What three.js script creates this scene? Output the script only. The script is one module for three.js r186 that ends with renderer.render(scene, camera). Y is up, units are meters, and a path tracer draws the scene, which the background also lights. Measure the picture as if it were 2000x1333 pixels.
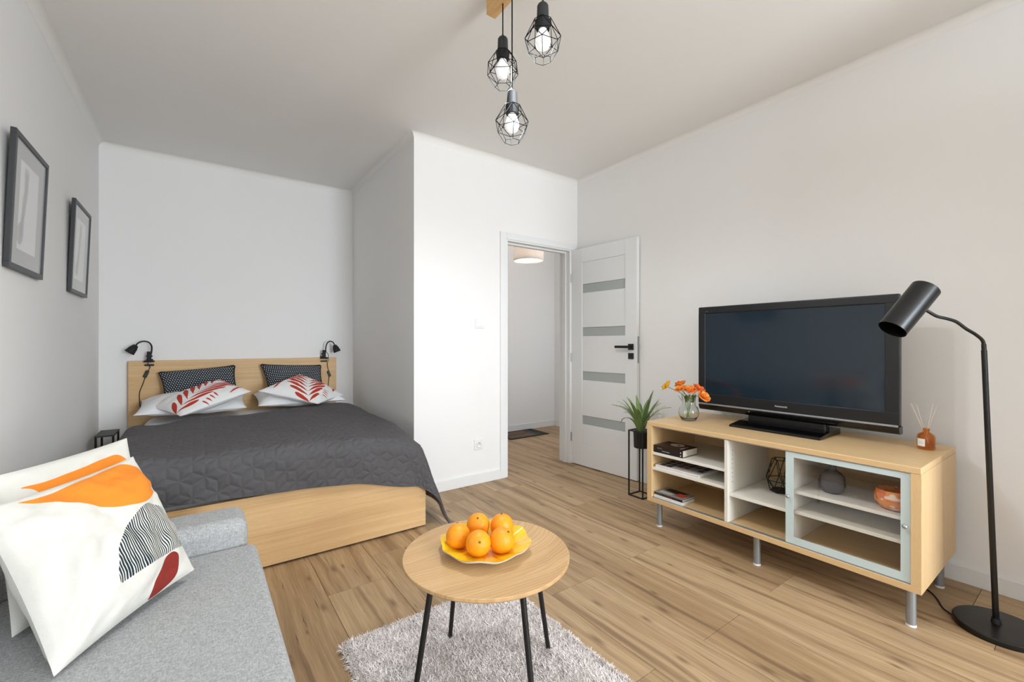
import * as THREE from 'three';
import { RoundedBoxGeometry } from 'three/addons/geometries/RoundedBoxGeometry.js';
import { mergeGeometries, toCreasedNormals } from 'three/addons/utils/BufferGeometryUtils.js';
import { RectAreaLightUniformsLib } from 'three/addons/lights/RectAreaLightUniformsLib.js';

// ---------------------------------------------------------------- camera, light, exposure
const scene = new THREE.Scene();
scene.background = new THREE.Color(0.9, 0.97, 1.08);              // overcast sky, enters only through the window
const renderer = new THREE.WebGLRenderer({ antialias: true });
renderer.toneMapping = THREE.LinearToneMapping;
renderer.toneMappingExposure = 1.03;
renderer.shadowMap.enabled = true;

const FOCAL = 853, YAW = 35.76 * Math.PI / 180;
const camera = new THREE.PerspectiveCamera(2 * Math.atan(666.5 / FOCAL) * 180 / Math.PI, 2000 / 1333, 0.05, 60);
camera.position.set(0, 1.145, 0);
camera.lookAt(Math.sin(YAW), 1.145, -Math.cos(YAW));
camera.setViewOffset(2000, 1333, 0, -3.5, 2000, 1333);
scene.add(camera);

RectAreaLightUniformsLib.init();
const WIN = { x0: 1.1, x1: 2.34, y0: 0.4, y1: 2.5, z: 3.1, deep: 0.3 };    // window in the wall behind the camera
const SKY = new THREE.Color(0.89, 0.985, 1.09), SKY_WIN = 23;
function daylight(name, w, h, from, to, power) {
  const l = new THREE.RectAreaLight(SKY, power, w, h); l.name = name; l.position.copy(from); l.lookAt(to); scene.add(l);
}
daylight('window_daylight', WIN.x1 - WIN.x0 - 0.12, WIN.y1 - WIN.y0 - 0.12, new THREE.Vector3((WIN.x0 + WIN.x1) / 2, (WIN.y0 + WIN.y1) / 2, WIN.z + WIN.deep - 0.11), new THREE.Vector3((WIN.x0 + WIN.x1) / 2, (WIN.y0 + WIN.y1) / 2, -9), SKY_WIN);
daylight('hall_window_daylight', 0.58, 1.55, new THREE.Vector3(3.55, 1.35, -3.115), new THREE.Vector3(3.55, 1.35, -9), 1.5);
const BULB = 1.5, HALL_BULB = 0.9;                                 // lamp intensities (candela)

// ---------------------------------------------------------------- helpers
function rng(seed) { let a = seed >>> 0; return () => { a = (a + 0x6D2B79F5) | 0; let t = Math.imul(a ^ (a >>> 15), 1 | a); t = (t + Math.imul(t ^ (t >>> 7), 61 | t)) ^ t; return ((t ^ (t >>> 14)) >>> 0) / 4294967296; }; }
const LAT = new Float32Array(65536); { const r = rng(99); for (let i = 0; i < 65536; i++) LAT[i] = r(); }
function noise(x, y) {
  const xi = Math.floor(x), yi = Math.floor(y), fx = x - xi, fy = y - yi;
  const u = fx * fx * (3 - 2 * fx), v = fy * fy * (3 - 2 * fy), a = xi & 255, b = (xi + 1) & 255, c = (yi & 255) << 8, d = ((yi + 1) & 255) << 8;
  const p = LAT[a | c], q = LAT[b | c], s = LAT[a | d], t = LAT[b | d];
  return p + (q - p) * u + (s - p) * v + (p - q - s + t) * u * v;
}
const fbm = (x, y) => noise(x, y) * 0.55 + noise(x * 2.1 + 7, y * 2.1 + 3) * 0.28 + noise(x * 4.3 + 19, y * 4.3 + 11) * 0.17;
const clamp = (x, a, b) => Math.min(b, Math.max(a, x)), lerp = (a, b, t) => a + (b - a) * t, smooth = (a, b, x) => { const t = clamp((x - a) / (b - a), 0, 1); return t * t * (3 - 2 * t); };
const V = (x, y, z) => new THREE.Vector3(x, y, z);

const used = {};
const numbered = (n) => { used[n] = (used[n] ?? -1) + 1; return used[n] ? n + '_' + String(used[n]).padStart(3, '0') : n; };
function prep(o) { o.castShadow = true; o.receiveShadow = true; return o; }
function mesh(name, geo, mat, parent, label) {
  const m = prep(new THREE.Mesh(geo, mat)); m.name = parent ? name : numbered(name); (parent || scene).add(m);
  if (label) m.userData.label = label; return m;
}
function thing(name, label, category, pos = [0, 0, 0], group) {
  const g = new THREE.Group(); g.name = numbered(name); g.position.set(...pos); g.userData = { label, category }; if (group) g.userData.group = group; scene.add(g); return g;
}
function tag(m, label, category, group) { Object.assign(m.userData, { label, category }); if (group) m.userData.group = group; return m; }
function structure(name, label, category) { const g = new THREE.Group(); g.name = name; g.userData = { kind: 'structure', label, category }; scene.add(g); return g; }
const at = (geo, x, y, z) => geo.translate(x, y, z);
// box given by its limits; bevelled by r; uv in metres with v along the grain axis
function uvMetres(geo, grain = 'y') {
  const g = geo.index ? geo.toNonIndexed() : geo, p = g.attributes.position, n = g.attributes.normal, uv = new Float32Array(p.count * 2), I = { x: 0, y: 1, z: 2 }[grain];
  for (let i = 0; i < p.count; i += 3) {
    const N = [0, 0, 0]; for (let k = 0; k < 3; k++) { N[0] += Math.abs(n.getX(i + k)); N[1] += Math.abs(n.getY(i + k)); N[2] += Math.abs(n.getZ(i + k)); }
    const main = N.indexOf(Math.max(...N)), ax = [0, 1, 2].filter((a) => a !== main), vAx = ax.includes(I) ? I : ax[1], uAx = ax.find((a) => a !== vAx);
    for (let k = 0; k < 3; k++) { const q = [p.getX(i + k), p.getY(i + k), p.getZ(i + k)]; uv[(i + k) * 2] = q[uAx] + (main === 0 ? 0.37 : 0); uv[(i + k) * 2 + 1] = q[vAx]; }
  }
  g.setAttribute('uv', new THREE.BufferAttribute(uv, 2)); return g;
}
function slab(x0, x1, y0, y1, z0, z1, r = 0.002, grain = 'y', seg = 2) {
  const w = x1 - x0, h = y1 - y0, d = z1 - z0;
  const g = r > 0 ? new RoundedBoxGeometry(w, h, d, seg, Math.min(r, w / 2.01, h / 2.01, d / 2.01)) : new THREE.BoxGeometry(w, h, d);
  g.translate((x0 + x1) / 2, (y0 + y1) / 2, (z0 + z1) / 2);
  return uvMetres(g, grain);
}
function tube(points, r, seg = 24, rad = 8, closed = false) { return new THREE.TubeGeometry(new THREE.CatmullRomCurve3(points, closed), seg, r, rad, closed); }
function bar(a, b, r, rad = 8, r2 = r) {
  const d = b.clone().sub(a), g = new THREE.CylinderGeometry(r2, r, d.length(), rad, 1);
  g.applyQuaternion(new THREE.Quaternion().setFromUnitVectors(V(0, 1, 0), d.clone().normalize())); g.translate((a.x + b.x) / 2, (a.y + b.y) / 2, (a.z + b.z) / 2); return g;
}
const lathe = (pts, seg = 48) => new THREE.LatheGeometry(pts.map(([r, y]) => new THREE.Vector2(r, y)), seg);
const merge = (gs) => mergeGeometries(gs.map((g) => (g.index ? g.toNonIndexed() : g)));

// ---------------------------------------------------------------- textures
function dataTex(w, h, fn, srgb = true, rep) {
  const d = new Uint8Array(w * h * 4);
  for (let y = 0; y < h; y++) for (let x = 0; x < w; x++) { const c = fn((x + 0.5) / w, (y + 0.5) / h), i = (y * w + x) * 4; d[i] = clamp(c[0], 0, 255); d[i + 1] = clamp(c[1], 0, 255); d[i + 2] = clamp(c[2], 0, 255); d[i + 3] = 255; }
  const t = new THREE.DataTexture(d, w, h, THREE.RGBAFormat); t.magFilter = THREE.LinearFilter; t.minFilter = THREE.LinearMipmapLinearFilter; t.generateMipmaps = true;
  t.wrapS = t.wrapT = THREE.RepeatWrapping; if (srgb) t.colorSpace = THREE.SRGBColorSpace; if (rep) t.repeat.set(...rep); t.needsUpdate = true; return t;
}
function canvasTex(w, h, draw, rep) {
  const c = document.createElement('canvas'); c.width = w; c.height = h; draw(c.getContext('2d'), w, h);
  const t = new THREE.CanvasTexture(c); t.colorSpace = THREE.SRGBColorSpace; t.wrapS = t.wrapT = THREE.RepeatWrapping; if (rep) t.repeat.set(...rep); return t;
}
const mix3 = (a, b, t) => [lerp(a[0], b[0], t), lerp(a[1], b[1], t), lerp(a[2], b[2], t)];
// plank of rustic oak: u across (w metres), v along (l metres)
function plankTex(seed) {
  const r = rng(seed), ox = r() * 200, oy = r() * 200, tone = (r() - 0.5) * 14, knots = [], cracks = [];
  for (let i = 0; i < 3 + r() * 3; i++) knots.push([0.12 + 0.76 * r(), r(), 0.5 + r() * 0.8]);
  for (let i = 0; i < 4 + r() * 4; i++) cracks.push([0.06 + 0.88 * r(), r(), 0.02 + r() * 0.07, r() * 40]);
  const light = [187, 158, 121], mid = [168, 138, 102], dark = [122, 95, 70], w = 0.276, l = 1.29;
  return dataTex(384, 1536, (u, v) => {
    const X = u * w, Y = v * l; let kd = 0, bend = 0;
    for (const k of knots) { const dx = (u - k[0]) * w, dy = (v - k[1]) * l * 0.32, d = Math.hypot(dx, dy) / (0.010 * k[2]); kd = Math.max(kd, Math.exp(-d * d * 1.1)); bend += Math.sign(dx) * 0.010 * Math.exp(-d * 0.35); }
    const g = X + bend + (fbm(X * 5 + ox, Y * 1.4 + oy) - 0.5) * 0.05;
    const broad = fbm(g * 26 + ox, Y * 0.9 + oy), fine = noise(g * 260 + ox, Y * 7 + oy), pore = noise(g * 720 + ox, Y * 22 + oy), band = noise(g * 44 + oy, Y * 1.5 + ox);
    let c = mix3(light, mid, smooth(0.25, 0.7, broad)); c = mix3(c, dark, smooth(0.56, 0.88, band * 0.5 + broad * 0.5) * 0.7);
    c = mix3(c, dark, kd * 0.85);
    let ck = 0; for (const q of cracks) { const dv = (v - q[1]) / q[2]; if (Math.abs(dv) < 1) { const du = Math.abs((u - q[0]) * w + (noise(v * 60 + q[3], q[3]) - 0.5) * 0.004) / (0.0016 * (1 - Math.abs(dv))); ck = Math.max(ck, Math.exp(-du * du)); } }
    c = mix3(c, [74, 54, 40], ck * 0.8);
    const k = 1 + (fine - 0.5) * 0.12 + (pore - 0.5) * 0.09; return [c[0] * k + tone, c[1] * k + tone, c[2] * k + tone];
  });
}
// smooth veneer, one tile = su x sv metres
function veneerTex(seed, a, b, su, sv, contrast, px = 512, py = 1024, arch = 0) {
  const ox = seed * 13.7, oy = seed * 5.3;
  return dataTex(px, py, (u, v) => {
    const m = (t) => t < 0.5 ? t * 2 : 2 - t * 2;                  // mirrored so that the tile repeats
    const X = m(u) * su, Y = m(v) * sv, g = X + (fbm(X * 4 + ox, Y * 1.3 + oy) - 0.5) * 0.06 + arch * (Y - sv * 0.25) * (Y - sv * 0.25);
    const ring = arch ? Math.pow(0.5 + 0.5 * Math.sin((g + (noise(g * 18 + ox, Y * 3) - 0.5) * 0.05) * 190), 2.2) * 0.8 : noise(g * 60 + ox, Y * 1.1 + oy), fine = noise(g * 300 + oy, Y * 5 + ox), pore = noise(g * 900 + oy, Y * 26 + ox), broad = fbm(g * 9 + ox, Y * 0.6 + oy);
    const c = mix3(a, b, clamp(contrast * (0.45 * ring + 0.35 * fine + 0.6 * broad - 0.2), 0, 1)), k = 1 + (pore - 0.5) * 0.07 * contrast; return [c[0] * k, c[1] * k, c[2] * k];
  }, true, [1 / su, 1 / sv]);
}
const fabricTex = (seed, base, amp, size, px = 384) => dataTex(px, px, (u, v) => {
  const n = px / 3, a = noise(u * n + seed, v * n * 0.28), b = noise(u * n * 0.28, v * n + seed), m = noise(u * n * 0.9 + 31, v * n * 0.9 + seed), k = 1 + ((a + b) * 0.5 - 0.5) * amp * 2 + (m - 0.5) * amp * 0.7; return [base[0] * k, base[1] * k, base[2] * k];
}, true, [1 / size, 1 / size]);
const weaveBump = (size, px = 256) => dataTex(px, px, (u, v) => { const n = px / 4, k = 128 + 80 * Math.sin(u * n * Math.PI) * Math.sin(v * n * Math.PI) + (noise(u * 90, v * 90) - 0.5) * 90; return [k, k, k]; }, false, [1 / size, 1 / size]);

// ---------------------------------------------------------------- materials
const std = (o) => new THREE.MeshStandardMaterial({ roughness: 0.6, metalness: 0, ...o });
const phys = (o) => new THREE.MeshPhysicalMaterial({ roughness: 0.6, metalness: 0, ...o });
const plasterBump = dataTex(512, 512, (u, v) => { const k = 128 + (fbm(u * 40, v * 40) - 0.5) * 120; return [k, k, k]; }, false, [0.8, 0.8]);
const M = {
  wall: std({ color: 0xf4f2ef, roughness: 0.92, bumpMap: plasterBump, bumpScale: 0.0006 }),
  ceiling: std({ color: 0xf2efea, roughness: 0.95 }),
  whitePaint: std({ color: 0xeeeeec, roughness: 0.42 }),
  whitePlastic: std({ color: 0xf2f2f0, roughness: 0.3 }),
  subfloor: std({ color: 0x4a3829, roughness: 0.9 }),
  planks: [11, 22, 33, 44, 55, 66, 77].map((s) => std({ map: plankTex(s), roughness: 0.5 })),
  oak: std({ map: veneerTex(3, [229, 192, 140], [196, 153, 102], 0.5, 1.6, 0.75), roughness: 0.5 }),
  oakTop: std({ map: veneerTex(5, [218, 181, 131], [184, 142, 95], 1.4, 2.4, 0.9, 1024, 1024, 0.55), roughness: 0.45 }),
  birch: std({ map: veneerTex(8, [226, 193, 144], [212, 175, 124], 0.5, 1.4, 0.7), roughness: 0.42 }),
  shelfWhite: std({ color: 0xeae6da, roughness: 0.5 }),
  beam: std({ map: veneerTex(12, [232, 188, 128], [214, 164, 104], 0.3, 0.9, 0.8, 256, 512), roughness: 0.5 }),
  black: std({ color: 0x111111, roughness: 0.45 }),
  blackMatte: std({ color: 0x16171a, roughness: 0.7 }),
  blackSatin: std({ color: 0x0c0c0c, roughness: 0.33 }),
  charcoal: std({ color: 0x3c3d3f, roughness: 0.55 }),
  steel: std({ color: 0xb4b6b8, roughness: 0.32, metalness: 0.9 }),
  alu: std({ color: 0x9fa3a6, roughness: 0.42, metalness: 0.6 }),
  sofa: std({ map: fabricTex(4, [174, 175, 174], 0.16, 0.22), bumpMap: weaveBump(0.2), bumpScale: 0.0012, roughness: 0.95 }),
  linen: std({ map: fabricTex(9, [228, 226, 218], 0.03, 0.2), roughness: 0.95 }),
  cotton: std({ map: fabricTex(15, [240, 239, 238], 0.02, 0.3), roughness: 0.9 }),
  glass: phys({ color: 0xffffff, transmission: 1, roughness: 0.02, thickness: 0, ior: 1.5 }),
  bulb: std({ color: 0xf6f6f4, roughness: 0.4, emissive: 0xffffff, emissiveIntensity: 0.4 }),
};

// ---------------------------------------------------------------- room shell
const CEIL = 2.702, XL = -0.62, XR = 2.97, ZB = -4.61, ZD = -3.047, XA = 1.30, ZW = WIN.z, ZH = -4.575, XH = 4.02, ZD2 = -3.18;
function wall(name, label, boxes, mat = M.wall) {
  const g = structure(name, label, 'wall');
  mesh('wall_surface', merge(boxes.map((b) => slab(...b, 0))), mat, g); return g;
}
wall('wall_left', 'white plaster wall with two framed prints beside the sofa', [[XL - 0.12, XL, 0, CEIL, ZB - 0.12, ZW + WIN.deep]]);
wall('wall_back', 'white alcove wall behind the bed headboard', [[XL, XA + 0.12, 0, CEIL, ZB - 0.12, ZB]]);
wall('wall_partition', 'white return wall on the right of the bed alcove', [[XA, XA + 0.12, 0, CEIL, ZB, ZD]]);
wall('wall_door', 'white wall with light switch, socket and doorway', [[XA + 0.12, 2.10, 0, CEIL, ZD2, ZD], [2.91, XR + 0.12, 0, CEIL, ZD2, ZD], [2.10, 2.91, 2.06, CEIL, ZD2, ZD]]);
wall('wall_right', 'long white wall behind the television', [[XR, XR + 0.12, 0, CEIL, ZD, ZW + WIN.deep]]);
wall('wall_hall_back', 'pale far wall of the hallway seen through the doorway', [[XA + 0.12, XH + 0.12, 0, CEIL, ZH - 0.12, ZH]], M.wall);
wall('wall_hall_right', 'pale end wall of the hallway', [[XH, XH + 0.12, 0, CEIL, ZH, ZD2 + 0.12]], M.wall);
wall('wall_hall_front', 'pale near wall of the hallway', [[XR + 0.12, 3.2, 0, CEIL, ZD2, ZD2 + 0.12], [3.9, XH, 0, CEIL, ZD2, ZD2 + 0.12], [3.2, 3.9, 0, 0.5, ZD2, ZD2 + 0.12], [3.2, 3.9, 2.2, CEIL, ZD2, ZD2 + 0.12]], M.wall);
wall('wall_window', 'white wall with the window, behind the camera', [[XL, WIN.x0, 0, CEIL, ZW, ZW + WIN.deep], [WIN.x1, XR, 0, CEIL, ZW, ZW + WIN.deep], [WIN.x0, WIN.x1, 0, WIN.y0, ZW, ZW + WIN.deep], [WIN.x0, WIN.x1, WIN.y1, CEIL, ZW, ZW + WIN.deep]]);
{ const g = structure('ceiling', 'plain white ceiling with rounded edges', 'ceiling'); mesh('ceiling_surface', slab(XL - 0.12, XH + 0.12, CEIL, CEIL + 0.12, ZB - 0.12, ZW + WIN.deep, 0), M.ceiling, g); }
// window behind the camera
{
  const g = structure('window_1', 'white framed window behind the camera', 'window'), { x0, x1, y0, y1, z } = WIN, zc = z + WIN.deep - 0.06, mx = (x0 + x1) / 2;
  for (const b of [[x0, x1, y0, y0 + 0.06], [x0, x1, y1 - 0.06, y1], [x0, x0 + 0.06, y0, y1], [x1 - 0.06, x1, y0, y1], [mx - 0.05, mx + 0.05, y0, y1]]) mesh('window_frame', slab(b[0], b[1], b[2], b[3], zc - 0.03, zc + 0.03, 0.004), M.whitePaint, g);
  for (const [a, b] of [[x0 + 0.05, mx - 0.05], [mx + 0.05, x1 - 0.05]]) mesh('pane', slab(a, b, y0 + 0.05, y1 - 0.05, zc + 0.004, zc + 0.010, 0), M.glass, g);
  mesh('window_sill', slab(x0 - 0.05, x1 + 0.05, y0 - 0.03, y0, z - 0.2, z + 0.03, 0.006), M.whitePaint, g);
}
{
  const g = structure('window_2', 'white framed window of the hallway, out of view', 'window'), zc = ZD2 + 0.09;
  for (const b of [[3.2, 3.9, 0.5, 0.55], [3.2, 3.9, 2.15, 2.2], [3.2, 3.25, 0.55, 2.15], [3.85, 3.9, 0.55, 2.15]]) mesh('window_frame', slab(b[0], b[1], b[2], b[3], zc - 0.02, zc + 0.02, 0.003), M.whitePaint, g);
  mesh('pane', slab(3.25, 3.85, 0.55, 2.15, zc, zc + 0.005, 0), M.glass, g);
}
// rounded plaster coving between walls and ceiling
{
  let n = 0; const R = 0.04;
  function cove(ax, az, bx, bz, nx, nz, ma = 0, mb = 0) { const ul = Math.hypot(bx - ax, bz - az), ux = (bx - ax) / ul, uz = (bz - az) / ul;                          // wall line a -> b, (nx,nz) into the room
    const steps = 8, pos = [], idx = [];
    for (let i = 0; i <= steps; i++) { const t = i / steps * Math.PI / 2, o = R * (1 - Math.sin(t)) + 0.0005, d = R * (1 - Math.cos(t)) + 0.0005; pos.push(ax + nx * o - ux * ma * o, CEIL - d, az + nz * o - uz * ma * o, bx + nx * o + ux * mb * o, CEIL - d, bz + nz * o + uz * mb * o); }
    for (let i = 0; i < steps; i++) { const a = i * 2; idx.push(a, a + 1, a + 2, a + 1, a + 3, a + 2); }
    const geo = new THREE.BufferGeometry(); geo.setAttribute('position', new THREE.Float32BufferAttribute(pos, 3)); geo.setIndex(idx); geo.computeVertexNormals();
    const na = geo.attributes.normal; let s = 0; for (let i = 0; i < na.count; i++) s += na.getX(i) * nx + na.getZ(i) * nz; if (s < 0) { geo.setIndex(idx.slice().reverse()); geo.computeVertexNormals(); }
    const m = mesh('trim_' + (++n), geo, M.ceiling); m.userData = { kind: 'structure', label: 'rounded plaster edge between wall and ceiling', category: 'coving' };
  }
  cove(XL, ZB, XL, ZW, 1, 0); cove(XL, ZB, XA, ZB, 0, 1); cove(XA, ZB, XA, ZD, -1, 0, 0, 1); cove(XA, ZD, XR, ZD, 0, 1, 1, 0); cove(XR, ZD, XR, ZW, -1, 0);
}
// floor of oak planks
{
  const g = structure('floor', 'light oak plank floor', 'floor'), r = rng(5), W = 0.2755, L = 1.29, GAP = 0.0016;
  mesh('subfloor', slab(XL - 0.1, XH + 0.1, -0.10, -0.012, ZB - 0.1, ZW + 0.1, 0), M.subfloor, g);
  const joints = { 4: -1.50, 5: -0.931, 6: -1.515, 7: -0.934, 1: -2.088, 0: -1.526, 2: -1.05, 3: -2.24, 8: -1.56 };
  let n = 0;
  for (let k = -3; k < 14; k++) {
    const x0 = 0.203 + k * W, x1 = x0 + W - GAP, a0 = Math.max(x0, XL - 0.1), a1 = Math.min(x1, XH + 0.1); if (a1 - a0 < 0.01) continue;
    const zMax = x0 > XR + 0.05 ? ZD + 0.0 : ZW + 0.1, zMin = ZB - 0.1;
    let z = joints[k] ?? -0.4 - ((k * 0.57) % L); while (z > zMin) z -= L;
    for (; z < zMax; z += L) {
      const b0 = Math.max(z, zMin), b1 = Math.min(z + L - GAP, zMax); if (b1 - b0 < 0.02) continue;
      const geo = new RoundedBoxGeometry(a1 - a0, 0.012, b1 - b0, 1, 0.0006), p = geo.attributes.position, uv = geo.attributes.uv, fu = r() < 0.5, fv = r() < 0.5, cx = (a0 + a1) / 2, cz = (b0 + b1) / 2;
      for (let i = 0; i < p.count; i++) { let u = (p.getX(i) + cx - x0) / W, v = (p.getZ(i) + cz - z) / L; u = clamp(u, 0.003, 0.997); v = clamp(v, 0.002, 0.998); uv.setXY(i, fu ? 1 - u : u, fv ? 1 - v : v); }
      const m = mesh(n ? 'plank_' + String(n).padStart(3, '0') : 'plank', geo, M.planks[Math.floor(r() * M.planks.length)], g); m.position.set(cx, -0.006, cz); n++;
    }
  }
}
// baseboards
{
  const H = 0.08, T = 0.014;
  const bb = (name, boxes, label) => { const g = structure(name, label, 'baseboard'); for (const b of boxes) mesh('board', slab(b[0], b[1], 0, H, b[2], b[3], 0.003), M.whitePaint, g); };
  bb('baseboard_left', [[XL, XL + T, ZB, ZW]], 'white baseboard along the left wall');
  bb('baseboard_back', [[XL + T, XA, ZB, ZB + T]], 'white baseboard behind the bed');
  bb('baseboard_partition', [[XA - T, XA, ZB + T, ZD]], 'white baseboard at the alcove side');
  bb('baseboard_door', [[XA - T, 2.068, ZD, ZD + T]], 'white baseboard left of the doorway');
  bb('baseboard_right', [[XR - T, XR, ZD, ZW]], 'white baseboard along the television wall');
  bb('baseboard_hall', [[XA + 0.12, XH, ZH, ZH + T], [XH - T, XH, ZH + T, ZD2]], 'white baseboard in the hallway');
}
// doorway frame and open door leaf
{
  const g = structure('trim_20', 'white casing round the doorway', 'door frame');
  mesh('jamb', slab(2.10, 2.147, 0, 2.02, ZD2 - 0.01, ZD + 0.006, 0.003), M.whitePaint, g);
  mesh('jamb', slab(2.867, 2.91, 0, 2.02, ZD2 - 0.01, ZD + 0.006, 0.003), M.whitePaint, g);
  mesh('head', slab(2.10, 2.91, 2.015, 2.06, ZD2 - 0.01, ZD + 0.006, 0.003), M.whitePaint, g);
  mesh('casing', slab(2.068, 2.128, 0, 2.085, ZD, ZD + 0.014, 0.004), M.whitePaint, g);
  mesh('casing', slab(2.886, 2.946, 0, 2.085, ZD, ZD + 0.014, 0.004), M.whitePaint, g);
  mesh('casing', slab(2.128, 2.886, 2.028, 2.085, ZD, ZD + 0.014, 0.004), M.whitePaint, g);
  mesh('stop', slab(2.147, 2.157, 0, 2.015, ZD - 0.085, ZD - 0.045, 0.002), M.whitePaint, g);
  mesh('stop', slab(2.857, 2.867, 0, 2.015, ZD - 0.085, ZD - 0.045, 0.002), M.whitePaint, g);
  mesh('stop', slab(2.157, 2.857, 2.0, 2.015, ZD - 0.085, ZD - 0.045, 0.002), M.whitePaint, g);
  mesh('strike_plate', slab(2.1468, 2.1485, 0.98, 1.13, ZD - 0.03, ZD - 0.004, 0.0005), M.charcoal, g, 'dark metal strike plate');
}
{
  const d = structure('door_1', 'white door standing open with four frosted glass strips', 'door');
  d.position.set(2.884, 0.008, -3.030); d.rotation.y = Math.atan2(0.041, 0.707);
  const W = 0.722, H = 2.012, T = 0.036, s = 0.124;                // leaf runs along +z, visible face towards -x
  const frost = phys({ color: 0xb9bebb, roughness: 0.35, transmission: 0.1, thickness: 0 });
  mesh('stile', slab(0, T, 0, H, 0, s, 0.002), M.whitePaint, d); mesh('stile', slab(0, T, 0, H, W - s + 0.008, W, 0.002), M.whitePaint, d);
  mesh('rail', slab(0, T, H - 0.13, H, s, W - s + 0.008, 0.002), M.whitePaint, d); mesh('rail', slab(0, T, 0, 0.185, s, W - s + 0.008, 0.002), M.whitePaint, d);
  const glassY = [1.638, 1.238, 0.832, 0.424], hh = 0.04; let top = H - 0.13;
  for (const y of [...glassY, 0.185 - hh]) { mesh('panel', slab(0.005, T - 0.005, y + hh + (y < 0.2 ? 0 : 0.001), top, s, W - s + 0.008, 0.003), M.whitePaint, d); if (y > 0.2) { mesh('glass_strip', slab(0.012, T - 0.012, y - hh, y + hh, s, W - s + 0.008, 0.0005), frost, d, 'frosted grey glass strip'); top = y - hh; } }
  const hz = W - 0.055;
  const h = mesh('handle', merge([slab(-0.012, 0, 1.078, 1.128, hz - 0.025, hz + 0.025, 0.002), slab(-0.05, -0.012, 1.094, 1.112, hz - 0.009, hz + 0.009, 0.002), slab(-0.058, -0.046, 1.092, 1.114, hz - 0.128, hz + 0.012, 0.002)]), M.black, d, 'black lever handle');
  mesh('key_rosette', merge([slab(-0.010, 0, 1.002, 1.052, hz - 0.025, hz + 0.025, 0.002), slab(-0.013, -0.009, 1.02, 1.036, hz - 0.006, hz + 0.006, 0.001)]), M.black, d, 'black square key plate');
  mesh('lock_plate', slab(0.008, 0.028, 0.97, 1.19, W - 0.0005, W + 0.0015, 0.0005), M.alu, d, 'grey metal lock plate');
  mesh('latch', slab(0.012, 0.024, 1.10, 1.125, W + 0.001, W + 0.009, 0.002), M.steel, d);
  for (const y of [0.25, 1.0, 1.75]) mesh('hinge', at(new THREE.CylinderGeometry(0.006, 0.006, 0.08, 12), -0.004, y, -0.006), M.steel, d);
}
// light switch and socket
{
  const s = thing('light_switch', 'white light switch on the wall left of the doorway', 'switch', [1.865, 1.264, ZD]);
  mesh('frame', slab(-0.041, 0.041, 0, 0.082, 0, 0.008, 0.003), M.whitePlastic, s); mesh('rocker', slab(-0.03, 0.03, 0.012, 0.07, 0.006, 0.013, 0.002).rotateX(-0.03), M.whitePlastic, s);
  const k = thing('wall_socket', 'white power socket low on the wall beside the doorway', 'socket', [1.855, 0.278, ZD]);
  mesh('frame', slab(-0.041, 0.041, 0, 0.082, 0, 0.009, 0.003), M.whitePlastic, k);
  mesh('socket_well', new THREE.TorusGeometry(0.022, 0.006, 10, 32).translate(0, 0.041, 0.011), M.whitePlastic, k);
  mesh('contact_holes', merge([[-0.009, 0.041], [0.009, 0.041], [0, 0.052]].map(([x, y]) => new THREE.CylinderGeometry(0.003, 0.003, 0.004, 12).rotateX(Math.PI / 2).translate(x, y, 0.0095))), M.black, k, 'dark contact holes');
}
// hallway lamp and doormat
{
  const g = thing('hall_lamp', 'white drum lampshade hanging in the hallway', 'lamp', [3.04, 2.07, -3.9]);
  mesh('shade', lathe([[0.166, 0], [0.17, 0.0], [0.17, 0.20], [0.166, 0.20], [0.166, 0]]), phys({ color: 0xf0e9e2, roughness: 0.95, transmission: 0.15, thickness: 0 }), g);
  mesh('diffuser', at(new THREE.CylinderGeometry(0.164, 0.164, 0.004, 48), 0, 0.012, 0), phys({ color: 0xf2ece6, roughness: 0.95, transmission: 0.4, thickness: 0 }), g);
  mesh('cord', at(new THREE.CylinderGeometry(0.004, 0.004, 0.44, 8), 0, 0.412, 0), M.whitePlastic, g);
  mesh('canopy', at(new THREE.CylinderGeometry(0.05, 0.05, 0.02, 24), 0, 0.62, 0), M.whitePlastic, g);
  mesh('bulb', at(new THREE.SphereGeometry(0.03, 20, 14), 0, 0.11, 0), M.bulb, g);
  const l = new THREE.PointLight(new THREE.Color(0.96, 0.93, 0.92), HALL_BULB); l.name = 'hall_bulb_light'; l.position.set(0, 0.11, 0); l.castShadow = true; g.add(l);
  const mat = canvasTex(256, 160, (c, w, h) => { c.fillStyle = '#24221f'; c.fillRect(0, 0, w, h); c.fillStyle = '#6b5648'; c.fillRect(16, 14, w - 90, h - 28); c.strokeStyle = '#33261f'; c.lineWidth = 7; c.beginPath(); c.moveTo(16, 110); c.bezierCurveTo(70, 50, 110, 120, 182, 60); c.stroke(); c.fillStyle = '#57606a'; for (let i = 0; i < 4; i++) c.fillRect(186 + i * 7, 14, 3, h - 28); });
  const m = new RoundedBoxGeometry(0.6, 0.008, 0.38, 2, 0.004), p = m.attributes.position, uv = m.attributes.uv; for (let i = 0; i < p.count; i++) uv.setXY(i, p.getX(i) / 0.6 + 0.5, 0.5 - p.getZ(i) / 0.38);
  const d = mesh('doormat', m, std({ map: mat, roughness: 0.95 })); d.position.set(3.285, 0.004, -4.365); tag(d, 'dark brown doormat on the hallway floor', 'doormat');
}

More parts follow.
